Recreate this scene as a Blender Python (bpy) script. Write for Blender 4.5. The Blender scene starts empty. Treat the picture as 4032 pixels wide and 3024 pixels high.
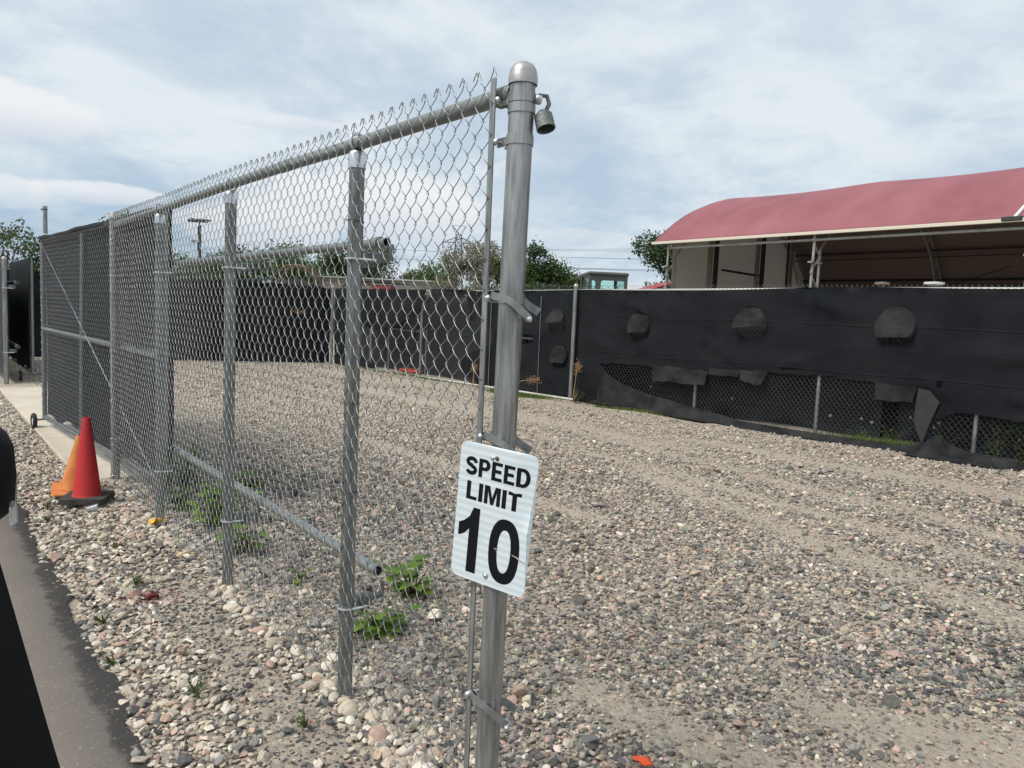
import bpy, bmesh, math, random
import numpy as np
from mathutils import Vector, Matrix, noise
from mathutils.geometry import delaunay_2d_cdt
R_ = math.radians
random.seed(11); rng = np.random.default_rng(7)
SC = bpy.context.scene
COL = SC.collection

# ------------------------------------------------------------------ camera
PITCH, ROLL, CAM_H = .0915, .0436, 1.36
Fv = Vector((0, math.cos(PITCH), -math.sin(PITCH))); U0 = Vector((0, math.sin(PITCH), math.cos(PITCH))); R0 = Vector((1, 0, 0))
Rv = math.cos(ROLL)*R0 + math.sin(ROLL)*U0; Uv = -math.sin(ROLL)*R0 + math.cos(ROLL)*U0
cam = bpy.data.cameras.new('camera'); camo = bpy.data.objects.new('camera', cam); COL.objects.link(camo)
m = Matrix((Rv, Uv, -Fv)).transposed().to_4x4(); m.translation = (0, 0, CAM_H); camo.matrix_world = m
cam.sensor_width = 36; cam.lens = 26.04; cam.clip_start = .05; cam.clip_end = 3000
SC.camera = camo

# ------------------------------------------------------------------ world + sun
SUN_EL, SUN_AZ = R_(52), R_(-120)      # azimuth measured from +Y towards +X
w = bpy.data.worlds.new('World'); SC.world = w; w.use_nodes = True
nt = w.node_tree; nt.nodes.clear(); N = nt.nodes; L = nt.links
def nd(t, **k):
    n = N.new(t)
    for a, b in k.items(): setattr(n, a, b)
    return n
def mth(op, a, b=None, c=None, clamp=False):
    n = nd('ShaderNodeMath', operation=op); n.use_clamp = clamp
    for i, v in enumerate((a, b, c)):
        if v is None: continue
        if isinstance(v, (int, float)): n.inputs[i].default_value = v
        else: L.new(v, n.inputs[i])
    return n.outputs[0]
def mixc(fac, a, b):
    n = nd('ShaderNodeMix', data_type='RGBA')
    if isinstance(fac, (int, float)): n.inputs[0].default_value = fac
    else: L.new(fac, n.inputs[0])
    for i, v in ((6, a), (7, b)):
        if isinstance(v, tuple): n.inputs[i].default_value = (*v, 1)
        else: L.new(v, n.inputs[i])
    return n.outputs[2]
def ramp(f, lo, hi):
    n = nd('ShaderNodeMapRange'); n.interpolation_type = 'SMOOTHSTEP'
    L.new(f, n.inputs[0]); n.inputs[1].default_value = lo; n.inputs[2].default_value = hi
    return n.outputs[0]
tc = nd('ShaderNodeTexCoord'); sep = nd('ShaderNodeSeparateXYZ'); L.new(tc.outputs['Generated'], sep.inputs[0])
sx, sy, sz = sep.outputs
zc = mth('ADD', mth('MAXIMUM', sz, 0.0), .22)
cmb = nd('ShaderNodeCombineXYZ'); L.new(mth('DIVIDE', sx, zc), cmb.inputs[0]); L.new(mth('DIVIDE', sy, zc), cmb.inputs[1])
def nz(scale, detail, rough=.55, dist=0., vec=None, off=0., stretch=None):
    mp = nd('ShaderNodeMapping'); L.new(vec or cmb.outputs[0], mp.inputs[0]); mp.inputs['Location'].default_value = (off, off*.7, off*.3)
    if stretch: mp.inputs['Scale'].default_value = stretch
    n = nd('ShaderNodeTexNoise'); L.new(mp.outputs[0], n.inputs['Vector']); n.inputs['Scale'].default_value = scale
    n.inputs['Detail'].default_value = detail; n.inputs['Roughness'].default_value = rough; n.inputs['Distortion'].default_value = dist
    return n.outputs['Fac']
az = mth('ARCTAN2', sx, sy); el = mth('ARCSINE', sz)
sky = nd('ShaderNodeTexSky', sky_type='NISHITA'); sky.sun_disc = False; sky.sun_elevation = SUN_EL; sky.sun_rotation = SUN_AZ
sky.air_density = 1.0; sky.dust_density = 1.5; sky.ozone_density = 1.2
SKY_S = .10
n_big = nz(.55, 5, .5, .4, off=3.1, stretch=(1, .8, 1)); n_mid = nz(1.6, 7, .6, .5, off=8.3, stretch=(1, .9, 1)); n_fine = nz(5., 8, .62, .3, off=1.7)
cov = mth('ADD', mth('MULTIPLY', n_big, .6), mth('ADD', mth('MULTIPLY', n_mid, .3), mth('MULTIPLY', n_fine, .12)))
hi = ramp(el, .02, .34)                     # overcast deck thickens away from the horizon
cov = mth('ADD', cov, mth('MULTIPLY', hi, .14))
right = ramp(az, -.45, .15)
cov = mth('ADD', cov, mth('MULTIPLY', right, .07))
mask = ramp(cov, .43, .70)
grey = ramp(mth('ADD', mth('MULTIPLY', n_mid, .6), mth('MULTIPLY', n_fine, .4)), .40, .60)
cl = mixc(grey, (5.2, 5.9, 6.6), (6.35, 6.9, 7.2))
lowc = mixc(ramp(el, .0, .30), (2.95, 4.25, 5.6), (3.6, 4.6, 5.8))
blue = mixc(.82, sky.outputs[0], lowc)
colr = mixc(mth('MULTIPLY', mask, .93), blue, cl)
# individual cumulus low in the sky, irregular edges
dist1 = nz(9., 6, .6, vec=tc.outputs['Generated'], off=2.); dist2 = nz(30., 5, .6, vec=tc.outputs['Generated'], off=5.)
wob = mth('ADD', mth('MULTIPLY', mth('SUBTRACT', dist1, .5), 2.4), mth('MULTIPLY', mth('SUBTRACT', dist2, .5), .9))
for (ca, ce, ra, re, k) in ((-.585, .195, .085, .034, .95), (-.50, .120, .085, .013, .75), (-.60, .112, .045, .018, .6), (-.20, .128, .17, .050, 1.0), (-.33, .10, .12, .035, .8), (.17, .03, .10, .02, .5), (.05, .10, .11, .02, .35), (.62, .2, .2, .03, .2), (-.30, .225, .10, .010, .4), (-1.1, .14, .16, .04, .8), (1.3, .16, .2, .04, .8), (2.4, .15, .2, .05, .8)):
    dx = mth('DIVIDE', mth('SUBTRACT', az, ca), ra); dz = mth('DIVIDE', mth('SUBTRACT', el, ce), re)
    dd = mth('ADD', mth('ADD', mth('MULTIPLY', dx, dx), mth('MULTIPLY', dz, dz)), wob)
    inside = mth('MULTIPLY', mth('SUBTRACT', 1., ramp(dd, .5, 1.15)), k)
    white = mixc(ramp(dz, -.9, .5), (5.2, 5.75, 6.4), (6.9, 7.05, 7.2))
    colr = mixc(inside, colr, white)
hz = mth('SUBTRACT', 1., ramp(sz, -.02, .05))
colr = mixc(mth('MULTIPLY', hz, .35), colr, (4.2, 5.1, 6.0))
bg = nd('ShaderNodeBackground'); L.new(colr, bg.inputs[0]); bg.inputs[1].default_value = SKY_S
out = nd('ShaderNodeOutputWorld'); L.new(bg.outputs[0], out.inputs[0])
sun = bpy.data.lights.new('sun', 'SUN'); sun.energy = 2.7; sun.angle = R_(24); sun.color = (1, .95, .87)
so = bpy.data.objects.new('sun', sun); COL.objects.link(so)
sd = Vector((math.sin(SUN_AZ)*math.cos(SUN_EL), math.cos(SUN_AZ)*math.cos(SUN_EL), math.sin(SUN_EL)))
so.rotation_euler = sd.to_track_quat('Z', 'Y').to_euler(); so.location = sd*60
vs = SC.view_settings; vs.view_transform = 'Standard'; vs.look = 'None'; vs.exposure = .33; vs.gamma = 1; vs.use_curve_mapping = False

# ------------------------------------------------------------------ materials
def mat(name, col, rough=.8, metal=0., var=.0, vscale=20., bump=0., bscale=60., col2=None, spec=None, streak=None, trans=0., sheen=0., detail=4, coat=0.):
    m = bpy.data.materials.new(name); m.use_nodes = True; t = m.node_tree; b = t.nodes['Principled BSDF']
    b.inputs['Roughness'].default_value = rough; b.inputs['Metallic'].default_value = metal
    if spec is not None: b.inputs['Specular IOR Level'].default_value = spec
    if trans: b.inputs['Transmission Weight'].default_value = trans
    if coat: b.inputs['Coat Weight'].default_value = coat
    b.inputs['Base Color'].default_value = (*col, 1)
    tcn = t.nodes.new('ShaderNodeTexCoord'); mp = t.nodes.new('ShaderNodeMapping'); t.links.new(tcn.outputs['Object'], mp.inputs[0])
    if streak: mp.inputs['Scale'].default_value = streak
    if var or col2:
        n = t.nodes.new('ShaderNodeTexNoise'); n.inputs['Scale'].default_value = vscale; n.inputs['Detail'].default_value = detail; n.inputs['Roughness'].default_value = .6
        t.links.new(mp.outputs[0], n.inputs['Vector'])
        mr = t.nodes.new('ShaderNodeMapRange'); mr.inputs[1].default_value = .32; mr.inputs[2].default_value = .68; t.links.new(n.outputs['Fac'], mr.inputs[0])
        mx = t.nodes.new('ShaderNodeMix'); mx.data_type = 'RGBA'; t.links.new(mr.outputs[0], mx.inputs[0])
        a = tuple(c*(1-var) for c in col); c2 = col2 or tuple(min(1, c*(1+var)) for c in col)
        mx.inputs[6].default_value = (*a, 1); mx.inputs[7].default_value = (*c2, 1); t.links.new(mx.outputs[2], b.inputs['Base Color'])
        rr = t.nodes.new('ShaderNodeMapRange'); rr.inputs[3].default_value = max(0, rough-.08); rr.inputs[4].default_value = min(1, rough+.1)
        t.links.new(n.outputs['Fac'], rr.inputs[0]); t.links.new(rr.outputs[0], b.inputs['Roughness'])
    if bump:
        n2 = t.nodes.new('ShaderNodeTexNoise'); n2.inputs['Scale'].default_value = bscale; n2.inputs['Detail'].default_value = 5
        t.links.new(mp.outputs[0], n2.inputs['Vector']); bp = t.nodes.new('ShaderNodeBump'); bp.inputs['Strength'].default_value = bump; bp.inputs['Distance'].default_value = .02
        t.links.new(n2.outputs['Fac'], bp.inputs['Height']); t.links.new(bp.outputs[0], b.inputs['Normal'])
    return m
def leafmat2(name, c, f):        # cloth that lets part of the daylight through
    m = bpy.data.materials.new(name); m.use_nodes = True; t = m.node_tree; t.nodes.clear(); o = t.nodes.new('ShaderNodeOutputMaterial'); d = t.nodes.new('ShaderNodeBsdfDiffuse'); tr = t.nodes.new('ShaderNodeBsdfTranslucent'); mx = t.nodes.new('ShaderNodeMixShader')
    d.inputs[0].default_value = (*c, 1); tr.inputs[0].default_value = (*c, 1); mx.inputs[0].default_value = f; t.links.new(d.outputs[0], mx.inputs[1]); t.links.new(tr.outputs[0], mx.inputs[2]); t.links.new(mx.outputs[0], o.inputs[0]); return m
M = {}
M['galv'] = mat('galvanised_pipe', (.21, .22, .22), .42, .75, .22, 7, col2=(.44, .445, .44), streak=(9, 9, .8), detail=9, bump=.05, bscale=90)
M['galv_post'] = mat('galvanised_line_post', (.17, .185, .18), .42, .7, .22, 9, col2=(.28, .295, .29), streak=(9, 9, .5), bump=.05, bscale=90)
M['galv_rail'] = mat('galvanised_rail', (.25, .27, .265), .5, .6, .18, 22, bump=.04, bscale=80)
M['wire'] = mat('galvanised_wire', (.28, .29, .29), .38, .8, .18, 60)
M['wire_gate'] = mat('weathered_wire', (.20, .21, .22), .42, .7, .2, 60)
M['wire_far'] = mat('galvanised_wire_dull', (.15, .16, .17), .55, .5, .2, 40)
M['bolt'] = mat('zinc_bolt', (.62, .64, .66), .28, .9, .1, 80)
M['cast'] = mat('cast_fitting', (.16, .17, .17), .55, .6, .2, 40, bump=.2, bscale=150)
M['cap'] = mat('cast_aluminium_cap', (.42, .40, .39), .42, .7, .12, 60, bump=.03, bscale=200)
M['fabric'] = mat('black_windscreen', (.0058, .0082, .0125), .85, 0, .35, 1.3, bump=.5, bscale=5, col2=(.0135, .015, .018), spec=.22, detail=9)
M['fabric_dusty'] = mat('dusty_windscreen', (.008, .0098, .0125), .9, 0, .3, 4., bump=.6, bscale=10, col2=(.034, .034, .034), spec=.2, detail=8)
M['tarp'] = mat('black_tarp', (.006, .008, .011), .45, 0, .3, 3, bump=.6, bscale=3.5, col2=(.012, .013, .016), streak=(.3, 1, 3))
M['concrete'] = mat('concrete', (.44, .38, .30), .9, 0, .0, 2.2, bump=.15, bscale=60, col2=(.56, .50, .41), detail=9)
M['rubber'] = mat('black_rubber', (.022, .024, .024), .75, 0, .3, 30, bump=.2, bscale=90)
M['red'] = mat('red_orange_pvc', (.60, .022, .028), .5, 0, .15, 9, bump=.04, col2=(.47, .022, .026), detail=9)
M['cone_base'] = mat('grey_black_rubber', (.035, .036, .034), .85, 0, .4, 14, bump=.2, bscale=60, col2=(.065, .062, .056), detail=8)
M['orange'] = mat('faded_orange_pvc', (.62, .17, .03), .6, 0, .15, 10, col2=(.66, .26, .08), detail=9, bump=.05)
M['sign'] = None
M['ink'] = mat('sign_black_ink', (.004, .005, .008), .6, 0, spec=.2)
M['tentroof'] = mat('tent_fabric_red', (.235, .060, .076), .65, 0, .14, .55, col2=(.29, .098, .114), streak=(1, .35, 1), bump=.03, bscale=30, detail=7)
M['gable'] = leafmat2('gable_fabric_beige', (.36, .315, .27), .42)
M['beam'] = mat('aluminium_eave_beam', (.5, .49, .45), .5, .4, .1, 4)
M['truss'] = mat('galvanised_truss', (.30, .295, .285), .6, .3, .25, 6)
M['darksteel'] = mat('dark_steel', (.035, .037, .04), .6, .2, .3, 10)
M['brown'] = mat('tan_column_wrap', (.23, .18, .14), .8)
M['brick'] = mat('tan_block', (.34, .29, .25), .9, 0, .12, 3)
M['brick2'] = mat('pale_block', (.43, .37, .32), .9, 0, .1, 3)
M['mortar'] = mat('mortar', (.30, .27, .25), .9)
M['white'] = mat('white_painted_metal', (.72, .73, .73), .5, 0, .06, 3)
M['cabpaint'] = mat('charcoal_cab_paint', (.07, .073, .07), .45, 0, .15, 6)
M['rust'] = mat('rusty_steel', (.12, .075, .05), .8, .2, .4, 20)
M['redpaint'] = mat('red_machine_paint', (.35, .02, .02), .45)
M['carblack'] = mat('car_black_trim', (.002, .0024, .0035), .55, 0, .1, 30, spec=.2)
M['soil_far'] = mat('far_ground', (.16, .15, .09), .95, 0, .3, .3, bump=.2, bscale=3, col2=(.09, .11, .05))
M['straw'] = mat('dry_straw', (.42, .27, .14), .9, 0, .2, 20)
M['pvc'] = mat('white_pipe', (.55, .54, .50), .6, 0, .2, 6)
M['yellow'] = mat('yellow_plastic', (.75, .42, .03), .5)
M['bark'] = mat('bark', (.10, .075, .055), .95, 0, .3, 8, bump=.5, bscale=20)
def glassmat():
    m = bpy.data.materials.new('green_tint_glass'); m.use_nodes = True; t = m.node_tree; b = t.nodes['Principled BSDF']
    b.inputs['Base Color'].default_value = (.72, .93, .88, 1); b.inputs['Roughness'].default_value = .03; b.inputs['Transmission Weight'].default_value = 1; b.inputs['IOR'].default_value = 1.1
    return m
M['glass'] = glassmat()
m = mat('clear_plastic', (.85, .87, .9), .15, 0, trans=.8); M['clear'] = m
def leafmat(name, c1, c2, transl=.35):
    m = bpy.data.materials.new(name); m.use_nodes = True; t = m.node_tree; t.nodes.clear()
    o = t.nodes.new('ShaderNodeOutputMaterial'); d = t.nodes.new('ShaderNodeBsdfPrincipled'); tr = t.nodes.new('ShaderNodeBsdfTranslucent'); mx = t.nodes.new('ShaderNodeMixShader')
    g = t.nodes.new('ShaderNodeNewGeometry'); cr = t.nodes.new('ShaderNodeMix'); cr.data_type = 'RGBA'
    t.links.new(g.outputs['Random Per Island'], cr.inputs[0]); cr.inputs[6].default_value = (*c1, 1); cr.inputs[7].default_value = (*c2, 1)
    d.inputs['Roughness'].default_value = .55
    t.links.new(cr.outputs[2], d.inputs['Base Color']); t.links.new(cr.outputs[2], tr.inputs[0]); mx.inputs[0].default_value = transl
    t.links.new(d.outputs[0], mx.inputs[1]); t.links.new(tr.outputs[0], mx.inputs[2]); t.links.new(mx.outputs[0], o.inputs[0])
    return m
M['leaf_dark'] = leafmat('leaf_dark_green', (.022, .045, .012), (.075, .12, .03))
M['leaf_mid'] = leafmat('leaf_mid_green', (.04, .085, .018), (.12, .19, .045))
M['leaf_olive'] = leafmat('leaf_silver_olive', (.13, .13, .075), (.30, .28, .17))
M['leaf_sparse'] = leafmat('leaf_grey_green', (.05, .07, .03), (.14, .16, .07))
M['leaf_brown'] = leafmat('leaf_brown_green', (.07, .06, .03), (.15, .12, .05))
M['leaf_weed'] = leafmat('leaf_fresh_green', (.075, .16, .014), (.19, .30, .03))
M['grass'] = leafmat('grass_green', (.07, .12, .02), (.20, .26, .06))

def seams(m):            # sewn seams and fold lines running along the cloth
    t = m.node_tree; nn = t.nodes.new; ln = t.links; b = t.nodes['Principled BSDF']; old = b.inputs['Normal'].links[0].from_node
    tcn = nn('ShaderNodeTexCoord'); sp = nn('ShaderNodeSeparateXYZ'); ln.new(tcn.outputs['Object'], sp.inputs[0])
    mp = nn('ShaderNodeMapping'); ln.new(tcn.outputs['Object'], mp.inputs[0]); mp.inputs['Scale'].default_value = (.45, 1, 0.05); n = nn('ShaderNodeTexNoise'); n.inputs['Scale'].default_value = 1.3; n.inputs['Detail'].default_value = 3; ln.new(mp.outputs[0], n.inputs['Vector'])
    w_ = nn('ShaderNodeMath'); w_.operation = 'MULTIPLY_ADD'; ln.new(n.outputs['Fac'], w_.inputs[0]); w_.inputs[1].default_value = .16; ln.new(sp.outputs[2], w_.inputs[2]); acc = None
    for z0 in (1.50, 1.22, .92):
        d = nn('ShaderNodeMath'); d.operation = 'SUBTRACT'; ln.new(w_.outputs[0], d.inputs[0]); d.inputs[1].default_value = z0
        a = nn('ShaderNodeMath'); a.operation = 'ABSOLUTE'; ln.new(d.outputs[0], a.inputs[0])
        r = nn('ShaderNodeMapRange'); r.interpolation_type = 'SMOOTHSTEP'; ln.new(a.outputs[0], r.inputs[0]); r.inputs[1].default_value = 0; r.inputs[2].default_value = .014; r.inputs[3].default_value = 1 if z0 in (1.50, .92) else .4; r.inputs[4].default_value = 0
        if acc is None: acc = r.outputs[0]
        else: q = nn('ShaderNodeMath'); q.operation = 'ADD'; ln.new(acc, q.inputs[0]); ln.new(r.outputs[0], q.inputs[1]); acc = q.outputs[0]
    bp = nn('ShaderNodeBump'); bp.inputs['Strength'].default_value = .45; bp.inputs['Distance'].default_value = .010; ln.new(acc, bp.inputs['Height']); ln.new(old.outputs[0], bp.inputs['Normal']); ln.new(bp.outputs[0], b.inputs['Normal'])
seams(M['fabric']); seams(M['fabric_dusty'])

# ------------------------------------------------------------------ mesh helpers
class MB:
    def __init__(s): s.v = []; s.f = []
    def add(s, v, f):
        o = len(s.v); s.v += [tuple(a) for a in v]; s.f += [tuple(i+o for i in q) for q in f]
    def box(s, c, d, rot=None, bev=0.):
        x, y, z = (k/2 for k in d); b = min(bev, x*.9, y*.9, z*.9)
        if b > 0:
            vs = []; idx = {}
            for i in (-1, 1):
                for j in (-1, 1):
                    for k in (-1, 1):
                        for ax in range(3):
                            p = [i*(x-b), j*(y-b), k*(z-b)]; p[ax] = (i, j, k)[ax]*(x, y, z)[ax]; idx[(i, j, k, ax)] = len(vs); vs.append(Vector(p))
            bmx = bmesh.new()
            for p in vs: bmx.verts.new(p)
            r = bmesh.ops.convex_hull(bmx, input=bmx.verts); bmesh.ops.recalc_face_normals(bmx, faces=bmx.faces); bmx.verts.index_update()
            vs = [v.co.copy() for v in bmx.verts]; fs = [tuple(v.index for v in f.verts) for f in bmx.faces]; bmx.free()
        else:
            vs = [Vector((i*x, j*y, k*z)) for i in (-1, 1) for j in (-1, 1) for k in (-1, 1)]
            fs = [(0, 1, 3, 2), (4, 6, 7, 5), (0, 4, 5, 1), (2, 3, 7, 6), (0, 2, 6, 4), (1, 5, 7, 3)]
        if rot is not None: vs = [rot @ v for v in vs]
        s.add([v + Vector(c) for v in vs], fs)
    def tube(s, pts, r, n=10, cap=True, closed=False):
        pts = [Vector(p) for p in pts]; rs = r if isinstance(r, (list, tuple)) else [r]*len(pts)
        k = len(pts); T = []
        for i in range(k):
            a = pts[(i-1) % k] if (closed or i > 0) else pts[0]; b = pts[(i+1) % k] if (closed or i < k-1) else pts[-1]
            T.append((b-a).normalized())
        up = Vector((0, 0, 1)) if abs(T[0].z) < .9 else Vector((1, 0, 0)); u = T[0].cross(up).normalized(); vs = []; fs = []
        for i in range(k):
            u = (u - T[i]*u.dot(T[i])).normalized(); w_ = T[i].cross(u)
            for j in range(n):
                a = 2*math.pi*j/n; vs.append(pts[i] + (u*math.cos(a) + w_*math.sin(a))*rs[i])
        for i in range(k if closed else k-1):
            for j in range(n):
                a = i*n+j; b = i*n+(j+1) % n; c = ((i+1) % k)*n+(j+1) % n; d = ((i+1) % k)*n+j; fs.append((a, d, c, b)[::-1])
        if cap and not closed: fs.append(tuple(range(n-1, -1, -1))[::-1]); fs.append(tuple((k-1)*n+j for j in range(n))[::-1])
        s.add(vs, fs)
    def lathe(s, prof, n=20, c=(0, 0, 0), rot=None):
        vs = []; fs = []
        for (r, z) in prof:
            for j in range(n):
                a = 2*math.pi*j/n; v = Vector((r*math.cos(a), r*math.sin(a), z)); v = rot @ v if rot is not None else v; vs.append(v + Vector(c))
        for i in range(len(prof)-1):
            for j in range(n): fs.append((i*n+j, i*n+(j+1) % n, (i+1)*n+(j+1) % n, (i+1)*n+j))
        s.add(vs, fs)
    def obj(s, name, m, parent=None, smooth=True, **k): return mkobj(name, s.v, s.f, m, parent, smooth, **k)
def mkobj(name, v, f, m, parent=None, smooth=True, ang=40):
    me = bpy.data.meshes.new(name); me.from_pydata([tuple(a) for a in v], [], [tuple(q) for q in f]); me.validate()
    if m: me.materials.append(m)
    if smooth:
        me.polygons.foreach_set('use_smooth', [True]*len(me.polygons)); me.set_sharp_from_angle(angle=R_(ang))
    o = bpy.data.objects.new(name, me); COL.objects.link(o)
    if parent: o.parent = parent
    return o
def npobj(name, V, F, m, parent=None, smooth=True):
    me = bpy.data.meshes.new(name); V = np.ascontiguousarray(V, dtype=np.float32); F = np.ascontiguousarray(F, dtype=np.int32)
    k = F.shape[1]; me.vertices.add(len(V)); me.vertices.foreach_set('co', V.ravel()); me.loops.add(F.size); me.loops.foreach_set('vertex_index', F.ravel())
    me.polygons.add(len(F)); me.polygons.foreach_set('loop_start', np.arange(0, F.size, k, dtype=np.int32)); me.polygons.foreach_set('loop_total', np.full(len(F), k, dtype=np.int32))
    me.update(calc_edges=True)
    if smooth: me.polygons.foreach_set('use_smooth', np.ones(len(F), dtype=bool))
    me.materials.append(m); o = bpy.data.objects.new(name, me); COL.objects.link(o)
    if parent: o.parent = parent
    return o
def tag(o, label=None, cat=None, group=None, kind=None):
    for k, v in (('label', label), ('category', cat), ('group', group), ('kind', kind)):
        if v: o[k] = v
    return o
def thing(name, loc, label, cat, rz=0., group=None, kind=None):
    o = bpy.data.objects.new(name, None); COL.objects.link(o); o.location = loc; o.rotation_euler = (0, 0, rz); o.empty_display_size = .2
    return tag(o, label, cat, group, kind)
def copy_tree(o, parent=None):
    c = o.copy(); COL.objects.link(c); c.parent = parent
    for ch in list(o.children): copy_tree(ch, c)
    return c

# the line of the near fence: u runs along it away from the post with the sign, v square to it
UA = Vector((-.631, .776, 0)).normalized(); VA = Vector((.776, .631, 0)).normalized()
def W(u, v, z=0.): p = UA*u + VA*v; p.z = z; return p
FV = 1.153
RZ_F = math.atan2(UA.y, UA.x)
def uv_np(x, y): return x*UA.x + y*UA.y, x*VA.x + y*VA.y

# ------------------------------------------------------------------ ground
def hgt(x, y):
    x = np.asarray(x, float); y = np.asarray(y, float)
    h = .010*np.sin(1.3*x+.7*y+1) + .008*np.sin(2.9*x-1.7*y+2.2) + .006*np.sin(-1.1*x+4.3*y) + .004*np.sin(7.1*x+5.3*y+.4)
    u, v = uv_np(x, y)
    return h*np.clip((v-.4)/.4, 0, 1) - .004
me_v = [(-700, -700, -.06), (700, -700, -.06), (700, 900, -.06), (-700, 900, -.06)]
g = mkobj('ground', me_v, [(0, 1, 2, 3)], M['soil_far'], smooth=False); tag(g, kind='structure')

def vor_gravel(name, dust=True, tints=None, base=(.24, .21, .17), mixbase=.35, scale=42.):
    m = bpy.data.materials.new(name); m.use_nodes = True; t = m.node_tree; b = t.nodes['Principled BSDF']; ln = t.links; nn = t.nodes.new
    b.inputs['Roughness'].default_value = .93; b.inputs['Specular IOR Level'].default_value = .25
    geo = nn('ShaderNodeNewGeometry'); pos = geo.outputs['Position']
    vo = nn('ShaderNodeTexVoronoi'); vo.inputs['Scale'].default_value = scale; ln.new(pos, vo.inputs['Vector'])
    sp = nn('ShaderNodeSeparateXYZ'); ln.new(vo.outputs['Color'], sp.inputs[0])
    cr = nn('ShaderNodeValToRGB'); el_ = cr.color_ramp.elements; cr.color_ramp.interpolation = 'CONSTANT'
    el_[0].position = 0; el_[0].color = (*tints[0], 1); el_[1].position = 1/len(tints); el_[1].color = (*tints[1], 1)
    for i in range(2, len(tints)): e = el_.new(i/len(tints)); e.color = (*tints[i], 1)
    ln.new(sp.outputs[0], cr.inputs[0])
    ns = nn('ShaderNodeTexNoise'); ns.inputs['Scale'].default_value = .9; ns.inputs['Detail'].default_value = 8; ns.inputs['Roughness'].default_value = .7; ln.new(pos, ns.inputs['Vector'])
    mr = nn('ShaderNodeMapRange'); ln.new(ns.outputs['Fac'], mr.inputs[0]); mr.inputs[1].default_value = .35; mr.inputs[2].default_value = .65; mr.inputs[3].default_value = max(0, mixbase-.25); mr.inputs[4].default_value = min(1, mixbase+.35)
    nf = nn('ShaderNodeTexNoise'); nf.inputs['Scale'].default_value = 130; nf.inputs['Detail'].default_value = 6; nf.inputs['Roughness'].default_value = .75; ln.new(pos, nf.inputs['Vector'])
    bs = nn('ShaderNodeMix'); bs.data_type = 'RGBA'; ln.new(nf.outputs['Fac'], bs.inputs[0]); bs.inputs[6].default_value = (*[c*.55 for c in base], 1); bs.inputs[7].default_value = (*[c*1.4 for c in base], 1)
    mx = nn('ShaderNodeMix'); mx.data_type = 'RGBA'; ln.new(mr.outputs[0], mx.inputs[0]); ln.new(cr.outputs[0], mx.inputs[6]); ln.new(bs.outputs[2], mx.inputs[7]); ln.new(mx.outputs[2], b.inputs['Base Color'])
    inv = nn('ShaderNodeMath'); inv.operation = 'SUBTRACT'; inv.inputs[0].default_value = 1.; ln.new(vo.outputs['Distance'], inv.inputs[1])
    ad = nn('ShaderNodeMath'); ad.operation = 'ADD'; ln.new(inv.outputs[0], ad.inputs[0]); ln.new(nf.outputs['Fac'], ad.inputs[1])
    bp = nn('ShaderNodeBump'); bp.inputs['Strength'].default_value = .8; bp.inputs['Distance'].default_value = .012; ln.new(ad.outputs[0], bp.inputs['Height']); ln.new(bp.outputs[0], b.inputs['Normal'])
    return m
TINT = np.array([(.080, .080, .080), (.15, .146, .142), (.25, .235, .215), (.34, .305, .26), (.47, .33, .265), (.57, .49, .385), (.67, .60, .51), (.41, .355, .285)])
M['lot'] = vor_gravel('lot_soil', tints=[tuple(c) for c in TINT[[1, 2, 3, 5, 7, 4]]], base=(.42, .365, .295), mixbase=.66, scale=50.)
def sheet(name, xs, ys, zf, m, keep=None):
    X, Y = np.meshgrid(xs, ys, indexing='ij'); nx, ny = X.shape; Z = zf(X, Y); V = np.stack([X, Y, Z], -1).reshape(-1, 3)
    i, j = np.meshgrid(np.arange(nx-1), np.arange(ny-1), indexing='ij'); a = (i*ny+j).ravel(); Fq = np.stack([a, a+ny, a+ny+1, a+1], -1)
    if keep is not None: c = V[Fq].mean(1); Fq = Fq[keep(c[:, 0], c[:, 1])]
    return npobj(name, V, Fq, m)
lot = sheet('gravel_lot', np.linspace(-22, 22, 280), np.linspace(-6, 30, 230), hgt, M['lot']); tag(lot, kind='structure')

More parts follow.
